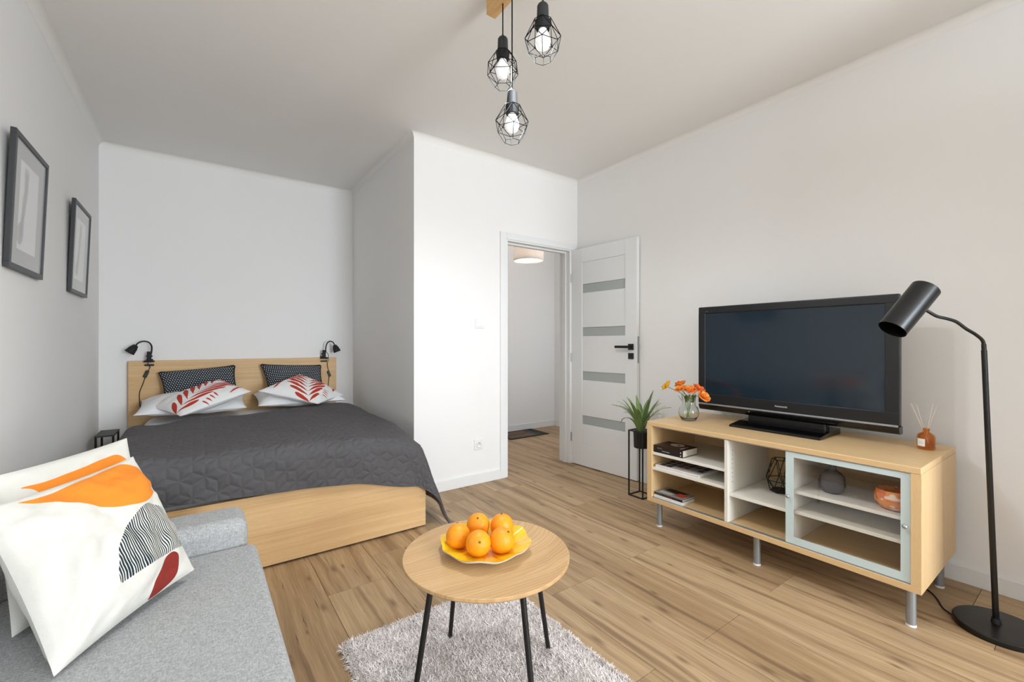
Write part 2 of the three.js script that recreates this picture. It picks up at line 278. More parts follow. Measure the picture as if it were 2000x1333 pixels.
// white wardrobe against the right-hand wall, behind the camera: it keeps the window light off that wall and the cabinet side
{
  const w = thing('wardrobe', 'tall white wardrobe against the right wall, behind the camera', 'wardrobe', [2.665, 0, 0.9]);
  mesh('body', slab(-0.28, 0.29, 0.06, 2.3, -0.6, 0.6, 0.003), M.whitePaint, w); mesh('plinth', slab(-0.24, 0.29, 0, 0.06, -0.6, 0.6, 0.002), M.whitePaint, w);
  for (const z of [-0.3, 0.3]) { const d = mesh('door', slab(-0.30, -0.281, 0.065, 2.295, z - 0.297, z + 0.297, 0.002), M.whitePaint, w); mesh('handle', slab(-0.318, -0.300, 1.0, 1.16, z - Math.sign(z) * 0.25 - 0.006, z - Math.sign(z) * 0.25 + 0.006, 0.003), M.steel, d); }
}

// ---------------------------------------------------------------- bed
{
  const b = thing('bed_frame', 'light oak bed frame with tall headboard and panelled foot', 'bed', [0.35, 0, -3.55]);
  const L = (x0, x1, y0, y1, z0, z1, grain) => slab(x0 - 0.35, x1 - 0.35, y0, y1, z0 + 3.55, z1 + 3.55, 0.0025, grain);
  mesh('headboard', L(-0.444, 1.122, 0, 1.0, -4.600, -4.558, 'x'), M.oak, b);
  mesh('footboard', L(-0.43, 1.153, 0.012, 0.375, -2.545, -2.52, 'x'), M.oak, b);
  mesh('side_rail', L(1.115, 1.14, 0.012, 0.38, -4.557, -2.546, 'z'), M.oak, b); mesh('side_rail', L(-0.43, -0.405, 0.012, 0.38, -4.557, -2.546, 'z'), M.oak, b);
  mesh('slat_base', L(-0.404, 1.114, 0.17, 0.20, -4.557, -2.546, 'x'), M.birch, b);
  const mt = mesh('mattress', slab(-0.345, 1.035, 0.0, 0.352, -4.545, -2.64, 0.09, 'z', 6), M.cotton); mt.position.y = 0.201; tag(mt, 'white mattress with white fitted sheet on the bed', 'mattress');
}
// soft square or lumbar pillow through four corner points (world metres), front face along +normal
function pillow(name, label, category, [A, B, C, D], thick, frontMat, backMat, opt = {}) {
  const N = opt.n ?? 44, r = opt.seed ?? 1, base = A.clone().add(B).add(C).add(D).multiplyScalar(0.25); base.y = Math.min(A.y, B.y, C.y, D.y);
  const nor = B.clone().sub(A).cross(D.clone().sub(A)).normalize(), g = thing(name, label, category, base.toArray(), opt.group), pinch = opt.pinch ?? 0.05, sag = opt.sag ?? 0;
  const build = (sgn, share) => {
    const pos = [], uv = [], idx = [];
    for (let j = 0; j <= N; j++) for (let i = 0; i <= N; i++) {
      const s = i / N, t = j / N, a = 2 * s - 1, b = 2 * t - 1;
      const ss = 0.5 + a / 2 * (1 - pinch * (1 - b * b)), tt = 0.5 + b / 2 * (1 - pinch * (1 - a * a));
      const p = A.clone().multiplyScalar((1 - ss) * (1 - tt)).addScaledVector(B, ss * (1 - tt)).addScaledVector(C, ss * tt).addScaledVector(D, (1 - ss) * tt);
      let h = Math.pow(Math.max(0, (1 - Math.pow(Math.abs(a), 2.6)) * (1 - Math.pow(Math.abs(b), 2.6))), 0.62);
      const edge = Math.min(1, 6 * (1 - Math.max(Math.abs(a), Math.abs(b))));
      h = h * thick * share + edge * ((fbm(s * 4 + r * 9, t * 4 + r * 3) - 0.5) * (opt.wrinkle ?? 0.02) + Math.sin((s * 3 - t * 5 + fbm(s * 3 + r, t * 3) * 4) * 3) * (opt.fold ?? 0.002) * (1 - Math.exp(-4 * (a * a + b * b))));
      p.addScaledVector(nor, sgn * h); p.y -= sag * (1 - a * a) * (1 - b * b) * 0; p.sub(base);
      pos.push(p.x, p.y, p.z); uv.push(s, t);
    }
    for (let j = 0; j < N; j++) for (let i = 0; i < N; i++) { const q = j * (N + 1) + i; if (sgn > 0) idx.push(q, q + 1, q + N + 2, q, q + N + 2, q + N + 1); else idx.push(q, q + N + 2, q + 1, q, q + N + 1, q + N + 2); }
    const geo = new THREE.BufferGeometry(); geo.setAttribute('position', new THREE.Float32BufferAttribute(pos, 3)); geo.setAttribute('uv', new THREE.Float32BufferAttribute(uv, 2)); geo.setIndex(idx); geo.computeVertexNormals(); return geo;
  };
  mesh('front_cover', build(1, opt.share ?? 0.5), frontMat, g); mesh('back_cover', build(-1, 1 - (opt.share ?? 0.5)), backMat, g);
  if (opt.piping) mesh('piping', tube((() => { const P = [], K = 10; const edge = (u, v) => { for (let i = 0; i < K; i++) { const s = lerp(u[0], v[0], i / K), t = lerp(u[1], v[1], i / K), a = 2 * s - 1, b = 2 * t - 1, ss = 0.5 + a / 2 * (1 - pinch * (1 - b * b)), tt = 0.5 + b / 2 * (1 - pinch * (1 - a * a)); P.push(A.clone().multiplyScalar((1 - ss) * (1 - tt)).addScaledVector(B, ss * (1 - tt)).addScaledVector(C, ss * tt).addScaledVector(D, (1 - ss) * tt).sub(base)); } }; edge([0, 0], [1, 0]); edge([1, 0], [1, 1]); edge([1, 1], [0, 1]); edge([0, 1], [0, 0]); return P; })(), 0.006, 120, 6, true), opt.piping, g);
  return g;
}
// white sleeping pillows
pillow('sleeping_pillow', 'plain white sleeping pillow on the left half of the bed', 'pillow', [V(-0.37, 0.63, -4.06), V(0.32, 0.63, -4.04), V(0.33, 0.69, -4.52), V(-0.36, 0.69, -4.52)], 0.15, M.cotton, M.cotton, { seed: 2, share: 0.65, group: 'sleeping pillows' });
pillow('sleeping_pillow', 'plain white sleeping pillow on the right half of the bed', 'pillow', [V(0.40, 0.63, -4.08), V(1.09, 0.63, -4.08), V(1.09, 0.69, -4.53), V(0.40, 0.69, -4.53)], 0.15, M.cotton, M.cotton, { seed: 3, share: 0.65, group: 'sleeping pillows' });
// dotted lumbar cushions against the headboard
{
  const dots = canvasTex(256, 256, (c) => { c.fillStyle = '#22262b'; c.fillRect(0, 0, 256, 256); c.fillStyle = '#dfe3e5'; for (let j = 0; j < 8; j++) for (let i = 0; i < 8; i++) { c.beginPath(); c.ellipse(i * 32 + (j % 2) * 16 + 8, j * 32 + 16, 8, 6.5, 0, 0, 7); c.fill(); } });
  const mk = (rx, ry) => { const t = dots.clone(); t.repeat.set(rx, ry); t.needsUpdate = true; return std({ map: t, roughness: 0.95 }); };
  const m = mk(3.6, 1.8);
  pillow('lumbar_cushion', 'black cushion with small white dots leaning on the headboard, left one', 'cushion', [V(-0.21, 0.71, -4.40), V(0.275, 0.73, -4.40), V(0.262, 0.945, -4.49), V(-0.252, 0.905, -4.49)], 0.12, m, m, { seed: 4, piping: M.blackMatte, group: 'dotted cushions' });
  pillow('lumbar_cushion', 'black cushion with small white dots leaning on the headboard, right one', 'cushion', [V(0.515, 0.72, -4.41), V(0.965, 0.72, -4.41), V(0.965, 0.925, -4.50), V(0.463, 0.948, -4.50)], 0.12, m, m, { seed: 5, piping: M.blackMatte, group: 'dotted cushions' });
}
// leaf print cushions
{
  const leaf = canvasTex(768, 768, (c) => {
    c.fillStyle = '#f3f1ef'; c.fillRect(0, 0, 768, 768); c.fillStyle = '#c03a26';
    const one = (x, y, a, len, w) => { c.save(); c.translate(x, y); c.rotate(a); c.beginPath(); c.moveTo(0, 0); c.bezierCurveTo(len * 0.35, -w * 0.5, len * 0.75, -w * 1.1, len, -w * 0.25); c.bezierCurveTo(len * 1.03, w * 0.35, len * 0.7, w * 0.9, 0, 0); c.fill(); c.restore(); };
    const frond = (x0, y0, ang, n, step, L, w) => { let x = x0, y = y0, a = ang; for (let i = 0; i < n; i++) { const f = Math.sin(Math.PI * (0.18 + 0.74 * i / n)); one(x, y, a + 0.62, L * f, w); one(x, y, a - 0.62, L * f, w); x += Math.cos(a) * step; y += Math.sin(a) * step; a += 0.02; } one(x, y, a, L * 0.5, w); };
    frond(0, 650, -0.62, 8, 112, 470, 46);
    for (let i = 0; i < 4; i++) { one(300 + i * 46, 770 - i * 22, -1.9 + i * 0.1, 90, 18); one(560 + i * 50, 700 - i * 20, -0.5, 150, 26); one(70 + i * 60, 130 - i * 20, -0.3, 150, 26); }
  });
  const m = std({ map: leaf, roughness: 0.92 });
  pillow('leaf_print_cushion', 'white cushion with red leaf print lying on the left half of the bed', 'cushion', [V(-0.095, 0.635, -3.80), V(0.345, 0.765, -3.97), V(0.150, 0.845, -4.33), V(-0.29, 0.672, -4.15)], 0.13, m, M.cotton, { seed: 6, group: 'leaf print cushions' });
  pillow('leaf_print_cushion', 'white cushion with red leaf print lying on the right half of the bed', 'cushion', [V(0.815, 0.635, -3.90), V(1.095, 0.665, -4.17), V(0.755, 0.86, -4.36), V(0.40, 0.75, -4.12)], 0.13, m, M.cotton, { seed: 7, group: 'leaf print cushions' });
}
// quilt: flat top, rounded edges, hanging sides, corners as cones
{
  const hexBump = (() => {                                          // tumbling-block stitching, one tile = sqrt(3)*a by 3*a
    const a = 1, tw = Math.sqrt(3), th = 3, seg = [];
    for (let i = -1; i <= 2; i++) for (let j = -1; j <= 2; j++) for (const [ox, oy] of [[0, 0], [tw / 2, 1.5]]) {
      const cx = i * tw + ox, cy = j * th + oy, v = []; for (let k = 0; k < 6; k++) v.push([cx + Math.sin(k * Math.PI / 3) * a, cy + Math.cos(k * Math.PI / 3) * a]);
      for (let k = 0; k < 6; k++) seg.push([...v[k], ...v[(k + 1) % 6]]); for (let k = 0; k < 6; k += 2) seg.push([cx, cy, ...v[k]]);
    }
    return dataTex(192, 332, (u, v) => {
      const x = u * tw, y = v * th; let d = 9; for (const s of seg) { const dx = s[2] - s[0], dy = s[3] - s[1], t = clamp(((x - s[0]) * dx + (y - s[1]) * dy) / (dx * dx + dy * dy), 0, 1); d = Math.min(d, Math.hypot(x - s[0] - t * dx, y - s[1] - t * dy)); }
      const k = 255 * Math.pow(smooth(0, 0.34, d), 0.6); return [k, k, k];
    }, false);
  })();
  const A = 0.056; hexBump.repeat.set(1 / (Math.sqrt(3) * A), 1 / (3 * A));
  const face = std({ color: 0x545253, roughness: 0.85, bumpMap: hexBump, bumpScale: 0.0045 }), lining = std({ color: 0x918b8a, roughness: 0.85, bumpMap: hexBump, bumpScale: 0.003 });
  const NX = 200, NZ = 170, xl = -0.31, xr = 1.062, zf = -2.592, TOP = 0.612, rB = 0.085;
  const prof = (s, th) => { const s0 = rB * th; return s < s0 ? [rB * Math.sin(s / rB), rB * (1 - Math.cos(s / rB))] : [rB * Math.sin(th) + Math.cos(th) * (s - s0), rB * (1 - Math.cos(th)) + Math.sin(th) * (s - s0)]; };
  const LL = 0.42, LR = 0.60, pts = [], uvs = [];
  const width = LL + (xr - xl) + LR;
  for (let j = 0; j <= NZ; j++) for (let i = 0; i <= NX; i++) {
    const a = i / NX * width - LL, x = xl + a, sx = a < 0 ? a : Math.max(0, x - xr), xc = clamp(x, xl, xr);
    const ze = lerp(-3.74, -3.97, smooth(-0.3, 1.1, xc)) + 0.05 * Math.sin(xc * 5.0 + 0.6) * smooth(-0.2, 0.4, xc), front = lerp(0.262, 0.335, smooth(0.1, 1.05, xc)) + 0.008 * Math.sin(xc * 7);
    const total = (zf - ze) + front, b = j / NZ * total, z = ze + b, sz = Math.max(0, z - zf), s = Math.hypot(sx, sz);
    let X = xc, Y = TOP, Z = Math.min(z, zf);
    const ang = Math.atan2(Math.abs(sx), sz + 1e-9), th = lerp(1.50, 1.27, smooth(0.15, 1.3, ang));
    if (s > 0) {
      const fl = 1 + 0.10 * Math.sin(z * 9 + 1.2) * smooth(0.1, 0.5, Math.abs(sx)); const [o, d] = prof(s, th); let out = o * fl, down = d; if (TOP - down < 0.012) { out += (down - (TOP - 0.012)) * 0.8; down = TOP - 0.012; }
      X += Math.sign(sx) * Math.min(1, 1.3 * Math.sin(ang)) * out; Z += Math.min(1, 1.3 * Math.cos(ang)) * out; Y -= down;
    }
    Y -= 0.065 * smooth(0.7, 1.12, x) * smooth(-3.15, -2.5, z) * (1 - smooth(0.25, 0.5, s));
    const flat = 1 - smooth(0.05, 0.2, s); Y += flat * ((fbm(x * 3.2 + 4, z * 3.2) - 0.5) * 0.03 + 0.006 * Math.sin(x * 9 + z * 4 + fbm(x * 2, z * 2) * 6));
    if (s > 0.08 && Y > 0.05) { const wv = 0.012 * (fbm(x * 6 + 3, z * 6 + Y * 5) - 0.5) + 0.004 * Math.sin((x + Y * 1.6) * 22); Z += Math.cos(ang) * wv * 0.7; X += Math.sign(sx) * Math.sin(ang) * wv; }
    if (Z < -2.9) X = Math.min(X, 1.278);
    pts.push(V(X, Y, Z)); uvs.push(a, b);
  }
  const W1 = NX + 1, idx = []; for (let j = 0; j < NZ; j++) for (let i = 0; i < NX; i++) { const q = j * W1 + i; idx.push(q, q + W1, q + 1, q + 1, q + W1, q + W1 + 1); }
  const mk = (P, I, UV) => { const g = new THREE.BufferGeometry(); g.setAttribute('position', new THREE.Float32BufferAttribute(P.flatMap((p) => [p.x, p.y, p.z]), 3)); g.setAttribute('uv', new THREE.Float32BufferAttribute(UV, 2)); g.setIndex(I); g.computeVertexNormals(); return g; };
  const base = V(0.36, 0, -3.2), rel = pts.map((p) => p.clone().sub(base)), outer = mk(rel, idx, uvs), nn = outer.attributes.normal;
  const inner = rel.map((p, i) => p.clone().addScaledVector(V(nn.getX(i), nn.getY(i), nn.getZ(i)), -0.009));
  const rim = [], ring = []; for (let i = 0; i < NX; i++) ring.push(i); for (let j = 0; j < NZ; j++) ring.push(j * W1 + NX); for (let i = NX; i > 0; i--) ring.push(NZ * W1 + i); for (let j = NZ; j > 0; j--) ring.push(j * W1);
  const rp = [], ru = []; for (const q of ring) { rp.push(rel[q], inner[q]); ru.push(uvs[q * 2], uvs[q * 2 + 1], uvs[q * 2] + 0.01, uvs[q * 2 + 1]); }
  for (let k = 0; k < ring.length; k++) { const a = k * 2, b = ((k + 1) % ring.length) * 2; rim.push(a, b, a + 1, b, b + 1, a + 1); }
  const q = thing('quilt', 'dark grey quilt with hexagon stitching spread over the bed', 'quilt', base.toArray());
  mesh('quilt_face', outer, face, q); mesh('lining', mk(inner, idx.slice().reverse(), uvs), lining, q, 'lighter grey lining of the quilt'); mesh('binding', mk(rp, rim, ru), std({ color: 0x545253, roughness: 0.85 }), q);
}
// clip lamps on the headboard
function clipLamp(label, o, sideSign, neck, headAt, headDir, cable, boxAt) {
  const g = thing('clip_lamp', label, 'lamp', o, 'clip lamps on the headboard'), L = (p) => V(p[0] - o[0], p[1] - o[1], p[2] - o[2]);
  mesh('clamp', merge([slab(-0.034, 0.034, -0.010, 0.004, 0.005, 0.045, 0.006), slab(-0.030, 0.030, -0.04, -0.028, 0.008, 0.024, 0.004), slab(-0.014, 0.014, 0.002, 0.075, 0.012, 0.036, 0.004), slab(-0.020, 0.020, 0.03, 0.045, 0.0, 0.014, 0.004), slab(-0.02, 0.02, 0.002, 0.014, -0.05, 0.02, 0.003)]), M.blackMatte, g);
  mesh('gooseneck', tube(neck.map(L), 0.0058, 40, 8), M.blackMatte, g);
  const d = V(...headDir).normalize(), hd = lathe([[0.0, 0], [0.012, 0.0], [0.018, 0.006], [0.027, 0.03], [0.034, 0.072], [0.0325, 0.072], [0.025, 0.03], [0.0, 0.012]], 28); hd.applyQuaternion(new THREE.Quaternion().setFromUnitVectors(V(0, 1, 0), d)); const hp = L(headAt); hd.translate(hp.x, hp.y, hp.z);
  mesh('lamp_head', hd, M.blackMatte, g);
  mesh('cable', tube(cable.map(L), 0.0028, 50, 6), M.black, g);
  const bx = new RoundedBoxGeometry(0.024, 0.058, 0.016, 2, 0.004); bx.rotateZ(sideSign * -0.35); const bp = L(boxAt); bx.translate(bp.x, bp.y, bp.z); mesh('cable_switch', bx, M.black, g);
}
clipLamp('black clip lamp bent to the left on the headboard, above the left pillow', [-0.314, 1.0, -4.56], 1, [[-0.302, 1.05, -4.53], [-0.298, 1.09, -4.53], [-0.299, 1.122, -4.52], [-0.316, 1.149, -4.515], [-0.348, 1.157, -4.51], [-0.376, 1.145, -4.505], [-0.394, 1.122, -4.50]], [-0.390, 1.126, -4.50], [-0.62, -0.88, 0.15], [[-0.316, 1.02, -4.52], [-0.318, 0.975, -4.515], [-0.308, 0.95, -4.54], [-0.318, 0.925, -4.545], [-0.335, 0.88, -4.545], [-0.352, 0.82, -4.548], [-0.373, 0.75, -4.55], [-0.373, 0.68, -4.55], [-0.366, 0.58, -4.55]], [-0.333, 0.895, -4.545]);
clipLamp('black clip lamp bent to the right on the headboard, above the right pillow', [1.004, 1.0, -4.56], -1, [[1.018, 1.05, -4.53], [1.018, 1.09, -4.53], [1.022, 1.122, -4.525], [1.036, 1.150, -4.52], [1.058, 1.160, -4.515], [1.080, 1.150, -4.51], [1.095, 1.122, -4.505]], [1.093, 1.124, -4.505], [0.34, -0.93, 0.15], [[1.018, 1.06, -4.52], [1.034, 1.03, -4.50], [1.035, 0.97, -4.512], [1.036, 0.93, -4.545], [1.050, 0.86, -4.548], [1.052, 0.80, -4.548], [1.047, 0.74, -4.55], [1.044, 0.66, -4.55]], [1.052, 0.84, -4.546]);
// small black side table between bed and wall
{
  const g = thing('side_table', 'small black metal side table between the bed and the left wall', 'side table', [-0.524, 0, -4.235]), b = 0.012;
  mesh('table_top', slab(-0.052, 0.052, 0.49, 0.502, -0.128, 0.128, 0.002), M.charcoal, g);
  for (const sx of [-1, 1]) for (const sz of [-1, 1]) mesh('leg', slab(sx * 0.045 - b / 2, sx * 0.045 + b / 2, 0, 0.49, sz * 0.12 - b / 2, sz * 0.12 + b / 2, 0.001), M.black, g);
  for (const sz of [-1, 1]) mesh('foot_bar', slab(-0.039, 0.039, 0, b, sz * 0.12 - b / 2, sz * 0.12 + b / 2, 0.001), M.black, g);
}
// framed prints on the left wall
function framedPrint(label, z0, seed, draw) {                      // z0 = near end; hung with its top leaning off the wall
  const w = 0.463, h = 0.552, f = 0.022, t = 0.018, g = thing('picture_frame', label, 'picture', [XL + 0.003, 1.445, z0 - w / 2], 'framed prints on the left wall');
  g.rotation.z = -0.038;
  const P = (x0, x1, y0, y1, a, b, r = 0.0015) => slab(x0, x1, y0, y1, -b, -a, r);
  for (const [a, b, y0, y1] of [[-w / 2, w / 2, 0, f], [-w / 2, w / 2, h - f, h], [-w / 2, -w / 2 + f, f, h - f], [w / 2 - f, w / 2, f, h - f]]) mesh('frame_bar', P(0, t, y0, y1, a, b), std({ color: 0x35373a, roughness: 0.4 }), g);
  mesh('mat_board', P(0.003, 0.008, f, h - f, -w / 2 + f, w / 2 - f, 0), std({ color: 0x9c9a95, roughness: 0.9 }), g);
  const iw = 0.25, ih = 0.37, geo = new THREE.PlaneGeometry(iw, ih); geo.rotateY(Math.PI / 2); geo.translate(0.0095, h / 2 + 0.0, 0);
  mesh('print', geo, std({ map: canvasTex(300, 444, draw), roughness: 0.9 }), g);
  mesh('glazing', P(0.0125, 0.0145, f - 0.003, h - f + 0.003, -w / 2 + f - 0.003, w / 2 - f + 0.003, 0), M.glass, g);
}
const sketch = (seed, lean) => (c, w, h) => {
  const r = rng(seed); c.fillStyle = '#e4e3df'; c.fillRect(0, 0, w, h);
  for (let i = 0; i < 60; i++) { c.strokeStyle = `rgba(${90 + r() * 60},${90 + r() * 60},${88 + r() * 60},${0.08 + r() * 0.16})`; c.lineWidth = 3 + r() * 9; c.beginPath(); let x = w * (lean + 0.22 * (r() - 0.5)), y = h * (0.03 + 0.1 * r()); c.moveTo(x, y); for (let k = 0; k < 4; k++) { const nx = w * (lean - 0.06 * k + 0.18 * (r() - 0.5)), ny = y + h * 0.2 * (0.7 + 0.5 * r()); c.quadraticCurveTo(x + (r() - 0.5) * 40, (y + ny) / 2, nx, Math.min(ny, h)); x = nx; y = ny; } c.stroke(); }
  c.fillStyle = 'rgba(120,118,114,0.6)'; c.beginPath(); c.ellipse(w * (lean - 0.2), h * 0.82, w * 0.16, h * 0.13, 0.3, 0, 7); c.fill();
};
framedPrint('dark framed pale grey print on the left wall, the one nearer the sofa', -2.540, 3, sketch(31, 0.34));
framedPrint('dark framed pale grey print on the left wall, the one nearer the bed', -3.575, 4, sketch(57, 0.45));

// ---------------------------------------------------------------- sofa
{
  const s = thing('sofa', 'light grey fabric sofa with low rounded armrest', 'sofa', [-0.22, 0, -1.2]);
  const L = (x0, x1, y0, y1, z0, z1, r) => slab(x0 + 0.22, x1 + 0.22, y0, y1, z0 + 1.2, z1 + 1.2, r, 'z', 6);
  mesh('base', L(-0.60, 0.135, 0.05, 0.275, -2.03, -0.25, 0.03), M.sofa, s);
  mesh('seat_cushion', L(-0.46, 0.175, 0.27, 0.425, -1.835, -0.25, 0.028), M.sofa, s);
  mesh('backrest', L(-0.60, -0.455, 0.27, 0.70, -1.84, -0.25, 0.05), M.sofa, s);
  mesh('armrest', L(-0.60, 0.150, 0.27, 0.512, -2.035, -1.832, 0.045), M.sofa, s);
  for (const [x, z] of [[-0.55, -1.95], [0.08, -1.95], [-0.55, -0.33], [0.08, -0.33]]) mesh('leg', at(new THREE.CylinderGeometry(0.02, 0.016, 0.055, 16), x + 0.22, 0.0275, z + 1.2), M.black, s);
}
// printed cushions on the sofa
{
  const print = canvasTex(1024, 1024, (c, w) => {
    const P = (pts) => { c.beginPath(); pts.forEach(([u, v], i) => { const x = u * w, y = (1 - v) * w; if (!i) c.moveTo(x, y); else { const [pu, pv] = pts[i - 1]; c.lineTo(x, y); } }); c.closePath(); };
    const S = (pts) => { const cv = new THREE.CatmullRomCurve3(pts.map(([u, v]) => V(u, v, 0)), true, 'centripetal'); P(cv.getPoints(160).map((q) => [q.x, q.y])); };
    c.fillStyle = '#e3e0d7'; c.fillRect(0, 0, w, w);
    c.fillStyle = '#f8902a'; S([[0.158, 0.957], [0.286, 0.942], [0.395, 0.948], [0.536, 0.955], [0.711, 0.972], [0.845, 0.972], [0.92, 0.921], [0.955, 0.841], [0.952, 0.76], [0.874, 0.655], [0.739, 0.605], [0.567, 0.638], [0.417, 0.734], [0.257, 0.863], [0.204, 0.925]]); c.fill();
    c.save(); S([[0.33, 0.2], [0.35, 0.30], [0.385, 0.385], [0.463, 0.466], [0.604, 0.551], [0.75, 0.590], [0.878, 0.542], [0.945, 0.434], [0.965, 0.295], [0.963, 0.205], [0.795, 0.198], [0.534, 0.192]]); c.clip();
    c.strokeStyle = '#1c2b33'; c.lineCap = 'round'; const r = rng(8);
    for (let i = 0; i < 38; i++) { const u = 0.325 + i * 0.0172; c.lineWidth = (0.0108 - 0.00008 * i) * w * (0.8 + 0.35 * r()); c.beginPath(); for (let k = 0; k <= 10; k++) { const v = 0.2 + 0.04 * k, x = (u + 0.006 * Math.sin(k * 1.1 + i * 0.22) + 0.0035 * (r() - 0.5)) * w; if (!k) c.moveTo(x, (1 - v) * w); else c.lineTo(x, (1 - v) * w); } c.stroke(); }
    c.restore();
    c.fillStyle = '#8f2a20'; S([[0.575, 0.012], [0.63, 0.112], [0.712, 0.182], [0.785, 0.185], [0.835, 0.134], [0.838, 0.075], [0.79, 0.03], [0.703, 0.008], [0.625, 0.003]]); c.fill();
  });
  const print2 = print.clone(); print2.offset.set(0.03, 0.10); print2.wrapS = print2.wrapT = THREE.ClampToEdgeWrapping; print2.needsUpdate = true;
  const m = std({ map: print, roughness: 0.95, bumpMap: weaveBump(0.45, 256), bumpScale: 0.0006 });
  m.bumpMap.repeat.set(6, 6);
  const A = V(-0.007, 0.455, -1.642), B = V(-0.247, 0.437, -1.318), T = V(-0.165, 0.785, -1.822);
  pillow('sofa_cushion', 'off-white cushion with orange, striped and red shapes, front one on the sofa', 'cushion', [B, A, T, T.clone().add(B).sub(A)], 0.19, m, M.linen, { seed: 8, n: 64, share: 0.45, pinch: 0.045, wrinkle: 0.04, fold: 0.006, group: 'printed sofa cushions' });
  const A2 = V(-0.115, 0.475, -1.80), B2 = V(-0.360, 0.44, -1.545), T2 = V(-0.203, 0.808, -2.05);
  pillow('sofa_cushion', 'off-white cushion with orange shape, half hidden behind the front sofa cushion', 'cushion', [B2, A2, T2, V(-0.445, 0.79, -1.735)], 0.13, std({ map: print2, roughness: 0.95 }), M.linen, { seed: 9, n: 48, share: 0.4, pinch: 0.03, wrinkle: 0.02, group: 'printed sofa cushions' });
}

// ---------------------------------------------------------------- rug, coffee table, fruit
{
  const x0 = 0.445, x1 = 1.165, z0 = -1.695, z1 = -0.55, cx = (x0 + x1) / 2, cz = (z0 + z1) / 2, r = rng(17);
  const g = thing('shaggy_rug', 'white shaggy rug under the round coffee table', 'rug', [cx, 0, cz]);
  mesh('backing', slab(x0 - cx, x1 - cx, 0, 0.006, z0 - cz, z1 - cz, 0.002), std({ color: 0xf0eae6, roughness: 0.95 }), g);
  const pos = [], idx = [], rr = rng(3);
  for (let k = 0; k < 9; k++) {                                     // one tuft: nine bent strands
    const a = rr() * 6.283, lean = 0.006 + rr() * 0.013, h = 0.017 + rr() * 0.009, wd = 0.0013, dx = Math.cos(a), dz = Math.sin(a), px = -dz * wd, pz = dx * wd, bx = (rr() - 0.5) * 0.007, bz = (rr() - 0.5) * 0.007, o = pos.length / 3;
    for (let i = 0; i <= 3; i++) { const t = i / 3, q = lean * t * t * 1.3, y = h * (t - 0.28 * t * t), s = 1 - 0.55 * t; pos.push(bx + dx * q + px * s, y, bz + dz * q + pz * s, bx + dx * q - px * s, y, bz + dz * q - pz * s); }
    for (let i = 0; i < 3; i++) { const q = o + i * 2; idx.push(q, q + 1, q + 2, q + 1, q + 3, q + 2); }
  }
  const geo = new THREE.BufferGeometry(); geo.setAttribute('position', new THREE.Float32BufferAttribute(pos, 3)); geo.setIndex(idx); geo.computeVertexNormals();
  const list = []; const step = 0.0058;
  for (let x = x0; x < x1; x += step) for (let z = z0; z < z1; z += step) list.push([x + (r() - 0.5) * step * 1.6, z + (r() - 0.5) * step * 1.6]);
  const im = prep(new THREE.InstancedMesh(geo, std({ color: 0xfdf6f2, roughness: 0.9, side: THREE.DoubleSide }), list.length)); im.name = 'pile'; im.userData.kind = 'stuff';
  const m4 = new THREE.Matrix4(), q = new THREE.Quaternion(), col = new THREE.Color();
  list.forEach(([x, z], i) => {
    const n = fbm(x * 9, z * 9), e = Math.min(x - x0, x1 - x, z - z0, z1 - z), sc = (0.85 + 0.3 * n) * (0.85 + 0.3 * r()), tilt = (fbm(x * 30 + 5, z * 30) - 0.5) * 0.5 + (r() - 0.5) * 0.6;
    let ex = tilt, ez = (fbm(x * 30, z * 30 + 9) - 0.5) * 0.5 + (r() - 0.5) * 0.6; if (e < 0.012) { if (x - x0 < 0.012) ez += 0.5; if (x1 - x < 0.012) ez -= 0.5; if (z - z0 < 0.012) ex -= 0.5; if (z1 - z < 0.012) ex += 0.5; }
    q.setFromEuler(new THREE.Euler(ex, r() * 6.283, ez, 'XZY')); m4.compose(V(x - cx, 0.004, z - cz), q, V(sc, sc, sc)); im.setMatrixAt(i, m4);
    const k = 0.95 + 0.05 * r(); im.setColorAt(i, col.setRGB(k, k * 0.99, k * 0.985));
  });
  g.add(im);
}
const TC = V(0.783, 0, -1.231);
{
  const t = thing('coffee_table', 'round oak coffee table with four black metal legs', 'table', [TC.x, 0.008, TC.z]), R = 0.2735, Y = 0.442;
  const top = new THREE.CylinderGeometry(R, R - 0.004, 0.018, 96, 1), prof = toCreasedNormals(lathe([[0, Y - 0.016], [R - 0.006, Y - 0.016], [R, Y - 0.010], [R, Y - 0.0015], [R - 0.0015, Y], [0, Y]], 128), 0.4); top.dispose();
  const p = prof.attributes.position, uv = prof.attributes.uv, c = Math.cos(0.95), s = Math.sin(0.95); for (let i = 0; i < p.count; i++) uv.setXY(i, p.getX(i) * c + p.getZ(i) * s + 0.35, -p.getX(i) * s + p.getZ(i) * c + 0.52);
  mesh('table_top', prof, M.oakTop, t);
  mesh('sub_frame', merge([0, 1].map((k) => slab(-0.17, 0.17, Y - 0.032, Y - 0.018, -0.012, 0.012, 0.002).rotateY(k * Math.PI / 2 + 0.78))), M.black, t);
  for (let k = 0; k < 4; k++) { const a = k * Math.PI / 2 + 0.01; mesh('leg', bar(V(Math.cos(a) * 0.268, 0, Math.sin(a) * 0.268), V(Math.cos(a) * 0.195, Y - 0.018, Math.sin(a) * 0.195), 0.008, 14, 0.0095), M.black, t); }
}
